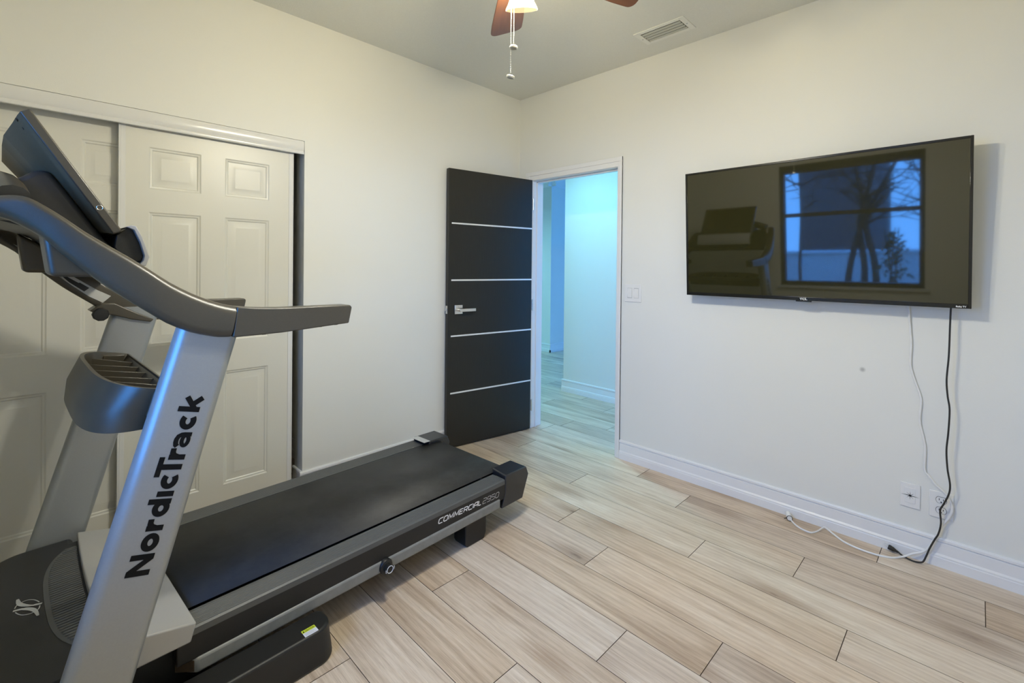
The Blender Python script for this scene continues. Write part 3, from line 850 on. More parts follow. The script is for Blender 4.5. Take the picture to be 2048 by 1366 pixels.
for s, dt, dz in ((1, 0, 0), (-1, -0.030, -0.026)):
    a, b_ = (0.438, 0.503) if s > 0 else (-0.503, -0.438)
    UP = smooth_path([(0, t, z) for t, z in arm_up], 2); LO = smooth_path([(0, t, z) for t, z in arm_lo[::-1]], 2)
    bm = BM(); rings = []
    for u_, l_ in zip(UP, LO):
        hgt = (u_-l_).length; vdir = (u_-l_).normalized()
        rr = min(0.024, hgt*0.45); mid = (u_+l_)/2
        sh_in = 0.085*max(0.0, (-mid.y-0.86)/0.34)**1.4
        ring = []
        for (cx, cy, a0) in ((1, 1, 0), (-1, 1, 90), (-1, -1, 180), (1, -1, 270)):
            rx = rr if cx > 0 else 0.012
            for q in range(7):
                an = R(a0+15*q)
                xx = 0.4705 + cx*(0.0325-rx) + rx*math.cos(an) - sh_in
                vv = cy*(hgt/2-rr) + rr*math.sin(an)
                pnt = mid + vdir*vv
                ring.append(bm.verts.new((s*xx, pnt.y+dt, pnt.z+dz)))
        rings.append(ring)
    m_ = len(rings[0])
    for ra, rb in zip(rings[:-1], rings[1:]):
        for k in range(m_): bm.faces.new((ra[k], ra[(k+1) % m_], rb[(k+1) % m_], rb[k]))
    bm.faces.new(rings[0]); bm.faces.new(rings[-1][::-1])
    ar = obj('handrail', bm, M['plastic'], tm, smooth=55)
    bm = BM(); side(bm, [(t+dt+0.0015, z+dz) for t, z in grip], a+0.001, b_-0.001)
    gp = obj('hand_grip', bm, M['plastic'], ar, bevel=0.015, seg=5, smooth=50, angle=40)
    for t in (-0.605, -0.525, -0.43, -0.375):
        zz = 1.1165+0.045*max(0, (t+0.62))
        bm = BM(); box(bm, (a+b_)/2-0.012, (a+b_)/2+0.012, t+dt-0.006, t+dt+0.006, zz+dz-0.003, zz+dz+0.006)
        obj('grip_clip', bm, M['black'], gp, bevel=0.001)
    # pale inlay on the inner face
    inner = -s*0.4365 if s < 0 else 0.4375
    il = [(-1.09, 1.418), (-1.04, 1.385), (-0.98, 1.338), (-0.92, 1.292), (-0.86, 1.246), (-0.82, 1.222), (-0.845, 1.196), (-0.885, 1.222), (-0.93, 1.262), (-0.98, 1.310), (-1.03, 1.355), (-1.07, 1.398)]
    xi = 0.4365 if s > 0 else -0.4385
    bm = BM(); side(bm, [(t+dt, z+dz) for t, z in il], xi, xi+0.002)
    for v in bm.verts: v.co.x -= s*0.085*max(0.0, (-(v.co.y-dt)-0.86)/0.34)**1.4
    io = tag(obj('inner_inlay', bm, M['pale'], ar, bevel=0.0008), 'pale grey inlay on the inner side')
    bm = BM()
    side(bm, [(t+dt, z+dz) for t, z in [(-1.0, 1.345), (-0.92, 1.283), (-0.885, 1.256), (-0.90, 1.243), (-0.93, 1.268), (-1.0, 1.327)]], xi + (0.0015 if s < 0 else -0.002), xi + (0.004 if s < 0 else 0.0005))
    for v in bm.verts: v.co.x -= s*0.085*max(0.0, (-(v.co.y-dt)-0.86)/0.34)**1.4
    obj('inlay_slot', bm, M['black'], io)
# console body between the handrails
bm = BM()
cb = [(-1.200, 1.452), (-1.165, 1.510), (-1.149, 1.524), (-1.109, 1.551), (-1.092, 1.566), (-1.066, 1.575), (-1.052, 1.560), (-1.027, 1.522), (-0.991, 1.463), (-0.945, 1.390), (-0.915, 1.350), (-0.880, 1.300), (-0.895, 1.262), (-0.960, 1.300), (-1.03, 1.365), (-1.09, 1.415), (-1.16, 1.436)]
side(bm, cb, -0.25, 0.25)
cns = obj('console_body', bm, M['hood'], tm, bevel=0.014, seg=3, smooth=45)
# lower shelf from arm to arm
bm = BM()
sh_ = [(-1.195, 1.448), (-1.12, 1.462), (-1.06, 1.430), (-0.99, 1.375), (-0.92, 1.322), (-0.862, 1.276), (-0.872, 1.250), (-0.93, 1.290), (-1.0, 1.345), (-1.08, 1.412), (-1.12, 1.432), (-1.19, 1.436)]
side(bm, sh_, -0.425, 0.425)
for v in bm.verts: v.co.x *= 1-0.20*max(0.0, (-v.co.y-0.86)/0.34)**1.4
obj('console_shelf', bm, M['black'], tm, bevel=0.004, smooth=40)
# cup pockets hanging from the console
for s, dt in ((1, 0), (-1, -0.03)):
    bm = BM()
    a, b_ = (0.24, 0.425) if s > 0 else (-0.425, -0.24)
    side(bm, [(-1.084+dt, 1.425), (-1.067+dt, 1.293), (-0.940+dt, 1.290), (-0.905+dt, 1.290), (-0.960+dt, 1.340), (-1.02+dt, 1.385)], a, b_)
    obj('cup_holder', bm, M['plastic'], tm, bevel=0.012, seg=4, smooth=50)
# rounded cable hood at the front top
bm = BM()
tube(bm, smooth_path([(-0.34, -1.13, 1.495), (-0.15, -1.155, 1.535), (0.05, -1.155, 1.545), (0.25, -1.14, 1.515), (0.36, -1.13, 1.478)], 5), 0.035, 12)
obj('console_fairing', bm, M['plastic'], tm)
# display
dv = Vector((0, 0.184, -0.300)).normalized(); dn = Vector((0, 0.300, 0.184)).normalized()
dq = Matrix(((1, 0, 0, 0), (0, dv.y, dn.y, 0), (0, dv.z, dn.z, 0), (0, 0, 0, 1)))
ctop = Vector((0, -1.1045, 1.7155)) - dn*0.008
def dpt(x, d, n_): return ctop + Vector((x, 0, 0)) + dv*d + dn*n_
def dbox(bm, x0, x1, d0, d1, n0, n1, tx=0, td0=0, td1=0):
    q = [(x0+tx, d0+td0, n0), (x1-tx, d0+td0, n0), (x1-tx, d1-td1, n0), (x0+tx, d1-td1, n0), (x0, d0, n1), (x1, d0, n1), (x1, d1, n1), (x0, d1, n1)]
    vs = [bm.verts.new(dpt(*c)) for c in q]
    for f_ in ((3,2,1,0),(4,5,6,7),(0,1,5,4),(1,2,6,5),(2,3,7,6),(3,0,4,7)): bm.faces.new([vs[i] for i in f_])
bm = BM(); dbox(bm, -0.28, 0.28, 0, 0.352, -0.007, 0.016)
ds = obj('display', bm, M['plastic'], tm, bevel=0.004, seg=3)
bm = BM(); dbox(bm, -0.262, 0.262, 0.020, 0.318, 0.0155, 0.0168)
obj('display_glass', bm, M['screen'], ds)
bm = BM()
rings = []
for x_, d0, d1, n0, n1 in ((0.279, 0.002, 0.350, -0.0065, -0.0065), (0.272, 0.006, 0.344, -0.014, -0.012), (0.245, 0.016, 0.335, -0.030, -0.022), (0.20, 0.030, 0.32, -0.056, -0.036), (0.15, 0.044, 0.30, -0.068, -0.045), (0.0, 0.06, 0.28, -0.071, -0.046)):
    rings.append([bm.verts.new(dpt(x, d, n_)) for x, d, n_ in ((-x_, d0, n0), (x_, d0, n0), (x_, d1, n1), (-x_, d1, n1))])
for ra, rb in zip(rings[:-1], rings[1:]):
    for k in range(4): bm.faces.new((ra[k], ra[(k+1) % 4], rb[(k+1) % 4], rb[k]))
bm.faces.new(rings[0])
bmesh.ops.remove_doubles(bm, verts=bm.verts[:], dist=1e-6)
bk = obj('display_back', bm, M['dback'], ds, smooth=50)
for (x, d) in ((0.262, 0.014), (0.258, 0.036)):
    bm = BM(); tube(bm, [dpt(x, d, -0.010), dpt(x, d, -0.021)], 0.0045, 8)
    obj('back_screw', bm, M['black_slot'], bk)
bm = BM()
cen = dpt(0.2802, 0.275, 0.006)
rp = []
for i in range(17):
    a = 2*PI*i/16; rp.append(cen + dv*0.0065*math.cos(a) + dn*0.0065*math.sin(a))
tube(bm, rp, 0.0009, 6, caps=False)
obj('side_screw', bm, M['steel'], ds)
# lip below the display: black end with silver band
lip = [(-0.925, 1.408), (-0.900, 1.430), (-0.886, 1.424), (-0.872, 1.388), (-0.862, 1.350), (-0.868, 1.332), (-0.905, 1.330), (-0.930, 1.372)]
bm = BM(); side(bm, lip, -0.268, 0.268)
lp_ = obj('console_lip', bm, M['black'], tm, bevel=0.003)
band = [(-0.905, 1.431), (-0.894, 1.436), (-0.883, 1.435), (-0.868, 1.403), (-0.852, 1.345), (-0.860, 1.320), (-0.880, 1.318), (-0.866, 1.336), (-0.864, 1.350), (-0.874, 1.388), (-0.888, 1.423)]
bm = BM(); side(bm, band, -0.285, 0.285)
tag(obj('silver_band', bm, M['cover'], lp_, bevel=0.002), 'silver grey trim along the front of the lip')
# knob under the left handrail
bm = BM()
Mk = frame((0, 1, 0), (0, 0, 1), (-0.42, -0.885, 1.128))
lathe(bm, [(0.0, 0.0), (0.020, 0.0), (0.026, 0.006), (0.026, 0.026), (0.022, 0.032), (0.0, 0.033)], 10, M=Mk)
obj('clamp_knob', bm, M['black'], tm)
for s, dt, dz in ((-1, -0.027, -0.026),):
    a, b_ = (0.405, 0.490) if s > 0 else (-0.490, -0.405)
    bm = BM(); side(bm, [(-0.890+dt, 1.168+dz), (-0.855+dt, 1.197+dz), (-0.815+dt, 1.195+dz), (-0.75+dt, 1.155+dz), (-0.690+dt, 1.122+dz), (-0.70+dt, 1.112+dz), (-0.76+dt, 1.126+dz), (-0.82+dt, 1.148+dz), (-0.865+dt, 1.156+dz)], a, b_)
    obj('arm_bracket', bm, M['plastic'], tm, bevel=0.004, seg=3)

# storage tray between the uprights
def tray():
    n = 96
    def outline(hw_, bulge, back, p):
        pts = []
        for i in range(n+1):
            u = -1+2*i/n
            w = math.copysign(abs(u)**0.75, u) if abs(u) > 1e-6 else 0
            th = math.copysign(1-(1-abs(u))**1.9, u)*PI/2
            x = hw_*math.copysign(abs(math.sin(th))**p, math.sin(th)); y = back - bulge*abs(math.cos(th))**p
            pts.append((x, y))
        return pts
    bm = BM()
    rim_o = outline(0.395, 0.165, -0.800, 0.55); rim_i = outline(0.378, 0.148, -0.806, 0.55); bot = outline(0.375, 0.160, -0.845, 0.55)
    def rz(y): return 0.966 + 0.038*min(1, max(0, (-y-0.80)/0.165))
    ro = [bm.verts.new((x, y, rz(y))) for x, y in rim_o]
    ri = [bm.verts.new((x, y, rz(y)+0.0)) for x, y in rim_i]
    fl = [bm.verts.new((x*0.97, y, 0.925)) for x, y in rim_i]
    bt = [bm.verts.new((x, y, 0.868)) for x, y in bot]
    md = [bm.verts.new((x*1.0, y-0.004, 0.925)) for x, y in [(a_*0.5+c*0.5, b_*0.45+d*0.55-0.008) for (a_, b_), (c, d) in zip(rim_o, bot)]]
    for ra, rb in ((ro, md), (md, bt), (ri, ro), (fl, ri)):
        for i in range(n): bm.faces.new((ra[i], ra[i+1], rb[i+1], rb[i]))
    bm.faces.new(fl); bm.faces.new(bt[::-1])
    # back wall
    bm.faces.new((ro[0], ri[0], ri[-1], ro[-1]))
    bm.faces.new((ri[0], fl[0], fl[-1], ri[-1]))
    bm.faces.new((ro[0], ro[-1], md[-1], md[0])); bm.faces.new((md[0], md[-1], bt[-1], bt[0]))
    return obj('storage_tray', bm, M['plastic'], tm, smooth=50)
ty = tray()
for o_ in (-0.24, -0.12, 0.0, 0.12, 0.24):
    hb = 0.140*(1-(abs(o_)/0.378)**3.6)
    bm = BM(); side(bm, [(-0.812-hb, 0.985), (-0.812, 0.955), (-0.812, 0.926), (-0.812-hb, 0.926)], o_-0.003, o_+0.003)
    obj('tray_divider', bm, M['plastic'], ty, bevel=0.001)
for s, dt in ((1, 0), (-1, -0.02)):
    bm = BM()
    a, b_ = (0.36, 0.422) if s > 0 else (-0.422, -0.36)
    side(bm, [(-0.875+dt, 0.905), (-0.86+dt, 0.972), (-0.795+dt, 0.968), (-0.81+dt, 0.905)], a, b_)
    obj('tray_bracket', bm, M['plastic'], ty, bevel=0.003)

# motor hood
bm = BM()
hp = [(-0.412, -0.962)]
for i in range(0, 13):
    a = PI + (PI/2)*i/12
    hp.append((-0.30+0.112*math.cos(a), -1.09+0.10*math.sin(a)))
hp += [(-0.12, -1.203), (0.0, -1.206), (0.12, -1.203)]
for i in range(0, 13):
    a = 1.5*PI + (PI/2)*i/12
    hp.append((0.30+0.112*math.cos(a), -1.09+0.10*math.sin(a)))
hp += [(0.412, -0.962), (0.372, -0.962), (0.372, -0.930), (-0.372, -0.930), (-0.372, -0.962)]
prism(bm, hp, 0.045, 0.293, axis='z')
hood = obj('motor_hood', bm, M['hood'], tm, bevel=0.022, seg=4, smooth=50, angle=50)
# curved ribbed grille
bm = BM()
def arc(o_): return -0.955 - 0.012*(1-(o_/0.33)**2)
nr = 46
for i in range(nr):
    o_ = -0.305 + 0.61*i/(nr-1)
    wid = 0.072*(1-(o_/0.345)**4) + 0.006
    t0 = arc(o_); 
    side(bm, [(t0-wid, 0.2925), (t0-wid+0.004, 0.2975), (t0, 0.2985), (t0, 0.2925)], o_-0.0042, o_+0.0042)
obj('vent_grille', bm, M['rail'], hood, bevel=0.001)
bm = BM()
gp_ = [(o_, arc(o_)) for o_ in [-0.32+0.64*i/24 for i in range(25)]]
gl_ = [(o_, arc(o_)-0.078*(1-(o_/0.345)**4)-0.010) for o_ in [0.32-0.64*i/24 for i in range(25)]]
prism(bm, gp_+gl_, 0.2915, 0.2945, axis='z')
obj('grille_base', bm, M['rail'], hood)
# emblem on the hood
def emblem():
    bm = BM()
    def C(a, b_): return (0.0+a, -1.088+b_, 0.2942)
    def ell(a0, a1, rx, ry, n=22): return [C(rx*math.cos(R(a0+(a1-a0)*i/n)), ry*math.sin(R(a0+(a1-a0)*i/n))) for i in range(n+1)]
    # two leaning leaves and an ellipse broken around them
    def ribbon(pts, w):
        P_ = [Vector(p) for p in pts]
        L_, R_ = [], []
        for i, q in enumerate(P_):
            d = (P_[min(i+1, len(P_)-1)]-P_[max(i-1, 0)]).normalized(); nn = Vector((-d.y, d.x, 0))
            ww = w[i] if isinstance(w, list) else w
            L_.append(bm.verts.new(q+nn*ww/2)); R_.append(bm.verts.new(q-nn*ww/2))
        for i in range(len(P_)-1): bm.faces.new((L_[i], L_[i+1], R_[i+1], R_[i]))
    # local x across the machine, local y along it: the mark's long axis lies along y
    def Q(pts): return smooth_path([(x, y, 0.2942) for x, y in pts], 5)
    s1 = Q([(-0.076, -1.1094), (-0.0548, -1.1082), (-0.0376, -1.1034), (-0.0215, -1.0932), (-0.0085, -1.0798), (0.0003, -1.060)])
    ribbon(s1, [0.0055+0.0065*math.sin(PI*min(1, 1.25*i/(len(s1)-1))) if i < len(s1)*0.8 else 0.0085 for i in range(len(s1))])
    s2 = Q([(-0.0144, -1.1201), (-0.010, -1.1049), (0.0002, -1.0915), (0.0158, -1.0805), (0.0341, -1.0743), (0.0621, -1.0708)])
    ribbon(s2, [0.0085 if i < len(s2)*0.3 else 0.0055+0.0065*math.sin(PI*i/(len(s2)-1)) for i in range(len(s2))])
    for e_ in ([(-0.0482, -1.1032), (-0.0508, -1.0967), (-0.0497, -1.0879), (-0.039, -1.0764), (-0.0265, -1.0698), (-0.0133, -1.0651)],
               [(0.0089, -1.0646), (0.0223, -1.067), (0.0299, -1.0709)], [(-0.0261, -1.1163), (-0.0354, -1.114), (-0.0434, -1.1102)],
               [(-0.0029, -1.1153), (0.011, -1.1106), (0.0244, -1.1033), (0.0318, -1.0946), (0.0349, -1.0857), (0.0341, -1.0779)]):
        ribbon(Q(e_), 0.0026)
    o = obj('hood_emblem', bm, M['print_grey'], hood, smooth=0)
    for p in o.data.polygons:
        pass
    return o
emblem()
# grey cover behind the grille
bm = BM()
front = [(o_, -0.950 - 0.010*(1-(o_/0.39)**2)) for o_ in [-0.388+0.776*i/24 for i in range(25)]]
prism(bm, front + [(0.388, -0.752), (-0.388, -0.775)], 0.216, 0.322-0.034, axis='z')
for v in bm.verts:
    if v.co.z > 0.25:
        k = (v.co.y+0.96)/0.2
        v.co.z = 0.316 - 0.047*max(0, min(1, k))
    elif v.co.y > -0.80: v.co.y -= 0.014
obj('grey_cover', bm, M['cover'], tm, bevel=0.005, seg=3, smooth=40)
# lower body under the cover
bm = BM(); box(bm, -0.335, 0.335, -1.0, -0.70, 0.05, 0.215)
obj('drive_housing', bm, M['black'], tm, bevel=0.006)

# deck: side covers, rails, tubes, belt, rollers, end caps
dk = None
for s in (1, -1):
    ow = 0.382 if s > 0 else 0.398
    a, b_ = sorted((s*0.300, s*(ow-0.002)))
    bm = BM(); box(bm, a, b_, -0.80, 0.60, 0.155, 0.246)
    sc_ = obj('side_cover', bm, M['black'], tm, bevel=0.004, seg=3)
    if s > 0:
        Mt = frame((0, 1, -0.036), (0, 0.10, 1), (0.3803, 0.153, 0.1945))
        stroke_text('model_lettering', 'COMMERCIAL', M['print_white'], sc_, Mt, 0.262, 0.0245, 0.0042)
        Mt = frame((0, 1, -0.036), (0, 0.10, 1), (0.3803, 0.424, 0.1848))
        stroke_text('model_number', '2950', M['print_white'], sc_, Mt, 0.110, 0.0255, 0.0016)
    # ribbed foot rail
    bm = BM()
    prof = []
    nrb = 9
    x0, x1 = 0.2945, ow
    prof = [(x0, 0.244), (x0, 0.2535)]
    for i in range(nrb):
        u0 = x0+0.010+(x1-x0-0.020)*i/nrb; w = (x1-x0-0.020)/nrb
        prof += [(u0, 0.2535), (u0+w*0.30, 0.2550), (u0+w*0.65, 0.2550), (u0+w*0.85, 0.2535)]
    prof += [(x1-0.006, 0.2535), (x1, 0.249), (x1, 0.230), (x1-0.006, 0.230), (x1-0.006, 0.244)]
    prof = [(s*x, z) for x, z in prof]
    if s < 0: prof = prof[::-1]
    prism(bm, prof, -0.80, 0.578, axis='y')
    obj('foot_rail', bm, M['rail'], tm, smooth=25)
    # frame tube
    ft = BM()
    a, b_ = sorted((s*(ow-0.045), s*(ow+0.004)))
    prism(ft, [(a, 0.112), (b_, 0.112), (b_, 0.158), (a, 0.158)], -0.795, 0.545, axis='y')
    for v in ft.verts:
        v.co.z += 0.010*max(0, (v.co.y+0.79)/1.33)
        if v.co.y < -0.7 and abs(v.co.x) > ow-0.02: v.co.y += 0.045
    tb = obj('frame_tube', ft, M['framegrey'], tm, bevel=0.008, seg=3)
    bm = BM(); prism(bm, [(a+0.006, 0.118), (b_-0.006, 0.118), (b_-0.006, 0.152), (a+0.006, 0.152)], -0.7975, -0.790, axis='y')
    for v in bm.verts:
        if abs(v.co.x) > ow-0.02: v.co.y += 0.041
    tag(obj('tube_end', bm, M['rust'], tb, bevel=0.003), 'rust brown open tube end')
    # end cap
    bm = BM()
    a, b_ = sorted((s*0.266, s*(ow+0.002)))
    side(bm, [(0.582, 0.272), (0.742, 0.272), (0.762, 0.228), (0.714, 0.113), (0.556, 0.112), (0.582, 0.18)], a, b_)
    for v in bm.verts:
        if abs(v.co.x) < 0.30 and v.co.y < 0.62: v.co.y += 0.02
    ec = obj('end_cap', bm, M['cap'], tm, bevel=0.006, seg=3)
    if s < 0:
        bm = BM(); box(bm, -0.385, -0.262, 0.560, 0.604, 0.2725, 0.2745)
        for v in bm.verts: v.co.z += 0.002*math.sin(v.co.x*90)
        tag(obj('foil_label', bm, M['foil'], ec), 'crumpled silver label')
    # rear foot
    bm = BM()
    a, b_ = sorted((s*0.275, s*0.362))
    side(bm, [(0.345, 0.0), (0.455, 0.0), (0.470, 0.03), (0.470, 0.13), (0.335, 0.13), (0.335, 0.02)], a, b_)
    obj('rear_foot', bm, M['black'], tm, bevel=0.006, seg=3)
# centre crossmembers
bm = BM(); box(bm, -0.30, 0.30, 0.42, 0.47, 0.10, 0.15); box(bm, -0.30, 0.30, -0.1, -0.05, 0.12, 0.16); box(bm, -0.29, 0.29, -0.78, 0.60, 0.205, 0.232)
obj('deck_board', bm, M['black'], tm)
# belt loop
bm = BM()
bp = [(-0.80, 0.2545)]
for i in range(17):
    a = PI/2 - PI*i/16
    bp.append((0.675+0.030*math.cos(a), 0.2245+0.030*math.sin(a)))
bp += [(-0.80, 0.1945)]
inn = [(t, z) for t, z in bp]
vsA = [bm.verts.new((-0.287, t, z)) for t, z in bp]; vsB = [bm.verts.new((0.2795, t, z)) for t, z in bp]
for i in range(len(bp)-1): bm.faces.new((vsA[i], vsA[i+1], vsB[i+1], vsB[i]))
bl = obj('running_belt', bm, M['belt'], tm, smooth=50)
sm_ = bl.modifiers.new('thick', 'SOLIDIFY'); sm_.thickness = 0.0025; sm_.offset = -1
bm = BM(); tube(bm, [(-0.300, 0.675, 0.2245), (0.300, 0.675, 0.2245)], 0.026, 20)
obj('rear_roller', bm, M['steel'], tm)
for o_ in (0.288, -0.288):
    bm = BM(); tube(bm, [(o_, 0.50, 0.2500), (o_, 0.50, 0.2575)], 0.003, 8)
    obj('rail_screw', bm, M['steel'], tm)
# incline latch knob on the right tube
bm = BM()
Mk = frame((0, 1, 0), (0, 0, 1), (0.386, -0.112, 0.138))
lathe(bm, [(0.0, -0.02), (0.029, -0.02), (0.029, 0.004), (0.026, 0.009), (0.018, 0.012), (0.018, 0.030), (0.015, 0.032), (0.0, 0.032)], 20, M=Mk)
kn = obj('latch_knob', bm, M['black'], tm)
bm = BM()
rp = [Mk @ Vector((0.0135*math.cos(2*PI*i/20), 0.0135*math.sin(2*PI*i/20), 0.0325)) for i in range(21)]
tube(bm, rp, 0.0013, 6, caps=False)
tube(bm, [Mk @ Vector((-0.019, 0.004, 0.0325)), Mk @ Vector((-0.018, -0.008, 0.0325))], 0.0010, 6)
tube(bm, [Mk @ Vector((0.019, 0.006, 0.0325)), Mk @ Vector((0.018, -0.005, 0.0325))], 0.0010, 6)
tag(obj('knob_mark', bm, M['print_white'], kn), 'white lock symbol')

# ------------------------------------------------------------------ television
TT = math.atan2(0.040, 0.730)
tv = empty('television', (2.131, -0.085, 1.170)); tv.rotation_euler = (TT, 0, 0)
tag(tv, 'wide black flat television mounted on the wall, switched off', 'television')
# local: x right, y into the wall, z up; front at y=0. rotating +x tilts the top away... corrected below
TW, TH_ = 1.240, 0.729
bm = BM(); box(bm, -TW/2, TW/2, 0.001, 0.026, 0, TH_)
tvb = obj('television_case', bm, M['tvframe'], tv, bevel=0.003, seg=2)
bm = BM()
bz = 0.011
box(bm, -TW/2, -TW/2+bz, -0.0035, 0.004, 0, TH_); box(bm, TW/2-bz, TW/2, -0.0035, 0.004, 0, TH_)
box(bm, -TW/2+bz, TW/2-bz, -0.0035, 0.004, TH_-bz, TH_); box(bm, -TW/2+bz, TW/2-bz, -0.0035, 0.004, 0, 0.019)
bzl = obj('bezel', bm, M['tvframe'], tv, bevel=0.0015)
bm = BM(); box(bm, -TW/2+bz, TW/2-bz, -0.0006, 0.002, 0.019, TH_-bz)
obj('television_screen', bm, M['screen'], tv, smooth=0)
bm = BM(); box(bm, -0.30, 0.30, 0.024, 0.052, 0.06, 0.50); 
obj('back_housing', bm, M['black'], tv, bevel=0.006)
bm = BM(); box(bm, -0.20, 0.20, 0.050, 0.082, 0.16, 0.46)
obj('wall_bracket', bm, M['black'], tv)
bm = BM(); box(bm, -0.035, 0.035, -0.0038, 0.006, -0.006, 0.003)
obj('logo_tab', bm, M['tvframe'], bzl, bevel=0.001)
Mt = frame((1, 0, 0), (0, 0, 1), (-0.017, -0.0040, 0.0040))
text_obj('brand_lettering', 'TCL', M['print_white'], bzl, Mt, width=0.034, size=0.0125, extrude=0.0003, offset=0.0006)
Mt = frame((1, 0, 0), (0, 0, 1), (0.572, -0.0040, 0.0050))
text_obj('small_lettering', 'Roku TV', M['print_white'], bzl, Mt, width=0.032, size=0.0095, extrude=0.0003, offset=0.0004)
tv.rotation_euler = (TT, 0, 0)

# ------------------------------------------------------------------ wall plates
sw = empty('light_switch', (1.095, 0, 1.158)); tag(sw, 'white double rocker light switch beside the doorway casing', 'light switch')
bm = BM(); box(bm, -0.0635, 0.0635, -0.005, 0, -0.061, 0.061); obj('switch_plate', bm, M['plate'], sw, bevel=0.002)
for x in (-0.025, 0.025):
    bm = BM(); prism(bm, [(-0.0045, -0.033), (-0.0052, -0.033), (-0.0085, 0.0), (-0.0058, 0.033), (-0.0045, 0.033)], x-0.0165, x+0.0165, axis='x')
    if x > 0:
        for v in bm.verts: v.co.z *= -1
    obj('rocker', bm, M['plate'], sw, bevel=0.0008)
    bm = BM()
    box(bm, x-0.0178, x+0.0178, -0.0054, -0.0048, -0.0345, 0.0345)
    obj('rocker_surround', bm, M['print_grey'], sw)
s2 = empty('light_switch', (-2.17, 2.757, 1.17)); tag(s2, 'small white switch plate on the far hall wall, seen through the doorway', 'light switch')
bm = BM(); box(bm, -0.04, 0.04, -0.005, 0, -0.06, 0.06); obj('switch_plate', bm, M['plate'], s2, bevel=0.002)
bm = BM(); box(bm, -0.016, 0.016, -0.008, -0.004, -0.033, 0.033); obj('rocker', bm, M['plate'], s2, bevel=0.001)

bp_ = empty('cable_plate', (2.556, 0, 0.2825)); tag(bp_, 'white wall plate with a star-shaped black cable slit', 'wall plate')
bm = BM(); box(bm, -0.036, 0.036, -0.006, 0, -0.056, 0.056); obj('plate', bm, M['plate'], bp_, bevel=0.002)
bm = BM(); box(bm, -0.0185, 0.0185, -0.0075, -0.005, -0.035, 0.035); br_ = obj('brush_insert', bm, M['plate'], bp_, bevel=0.001)
bm = BM()
for i, ln in enumerate((0.034, 0.019, 0.020, 0.019)):
    a = PI*i/4 - 0.03
    dx_, dz_ = math.cos(a), math.sin(a)
    for sg in (1, -1):
        vs = []
        w = 0.0019 if i == 0 else 0.0013
        vs = [bm.verts.new(q) for q in ((-dz_*w, -0.0079, dx_*w), (dz_*w, -0.0079, -dx_*w), (sg*dx_*ln, -0.0079, sg*dz_*ln))]
        bm.faces.new(vs)
bmesh.ops.solidify(bm, geom=bm.faces[:], thickness=0.0006)
lathe(bm, [(0, 0), (0.0042, 0), (0.0042, 0.001), (0, 0.001)], 12, M=Matrix.Translation((0, -0.0076, 0)) @ Matrix.Rotation(PI/2, 4, 'X'))
tag(obj('star_slit', bm, M['black_slot'], bp_, smooth=0), 'black star-shaped slit')
for z in (0.046, -0.046):
    bm = BM(); lathe(bm, [(0, 0), (0.003, 0), (0.003, 0.001), (0, 0.001)], 10, M=Matrix.Translation((0, -0.006, z)) @ Matrix.Rotation(PI/2, 4, 'X'))
    obj('plate_screw', bm, M['plate'], bp_)

ou = empty('power_outlet', (2.663, 0, 0.275)); tag(ou, 'white duplex power outlet behind the hanging cables', 'power outlet')
bm = BM(); box(bm, -0.041, 0.041, -0.006, 0, -0.059, 0.059); obj('plate', bm, M['plate'], ou, bevel=0.002)
for zc in (0.023, -0.023):
    bm = BM()
    pts = [(0.0175*math.cos(2*PI*i/28), max(-0.0135, min(0.0135, 0.0175*math.sin(2*PI*i/28)))) for i in range(28)]
    prism(bm, [(x, z+zc) for x, z in pts], -0.0085, -0.005, axis='y')
    rc = obj('receptacle', bm, M['plate'], ou, bevel=0.0006)
    bm = BM()
    ring = [(0.0182*math.cos(2*PI*i/28), -0.0064, zc+max(-0.0142, min(0.0142, 0.0182*math.sin(2*PI*i/28)))) for i in range(29)]
    tube(bm, ring, 0.0008, 5, caps=False)
    box(bm, -0.0080, -0.0058, -0.0089, -0.008, zc-0.001, zc+0.008); box(bm, 0.0058, 0.0080, -0.0089, -0.008, zc-0.001, zc+0.007)
    box(bm, -0.0026, 0.0026, -0.0089, -0.008, zc-0.0105, zc-0.0055)
    obj('outlet_slots', bm, M['black_slot'], rc)

# ------------------------------------------------------------------ cables
def cable(name, pts, r, m, label, n=6, squash=1.0):
    bm = BM(); tube(bm, smooth_path(pts, n), r, 10, squash=squash)
    e = empty(name, pts[-1]); tag(e, label, 'cable')
    for v in bm.verts: v.co -= Vector(pts[-1])
    obj('cord', bm, m, e, smooth=60)
    return e
bpts = [(2.690, -0.045, 1.26), (2.686, -0.050, 1.165), (2.684, -0.050, 1.08), (2.683, -0.050, 1.005), (2.681, -0.051, 0.94), (2.676, -0.052, 0.850), (2.680, -0.051, 0.78), (2.687, -0.050, 0.720), (2.684, -0.050, 0.62), (2.679, -0.050, 0.541), (2.683, -0.049, 0.46), (2.692, -0.047, 0.391), (2.688, -0.042, 0.345), (2.672, -0.037, 0.295), (2.661, -0.035, 0.262), (2.664, -0.034, 0.205), (2.656, -0.034, 0.155), (2.644, -0.034, 0.124), (2.628, -0.034, 0.078), (2.617, -0.038, 0.040), (2.606, -0.045, 0.012), (2.588, -0.050, 0.005), (2.568, -0.052, 0.0045), (2.548, -0.044, 0.0045), (2.530, -0.036, 0.007), (2.520, -0.032, 0.012)]
cb1 = cable('black_power_cable', bpts, 0.0034, M['cable_black'], 'black power cable hanging from the television to the floor')
bm = BM()
dpl = (Vector((2.480, -0.030, 0.022))-Vector((2.520, -0.032, 0.012))).normalized()
q0 = Vector((0, 0, 0))
tube(bm, [q0, q0+dpl*0.010, q0+dpl*0.020, q0+dpl*0.034, q0+dpl*0.040], [0.0042, 0.0060, 0.0095, 0.0115, 0.0105], 10)
pg = obj('plug', bm, M['cable_black'], cb1, smooth=40)
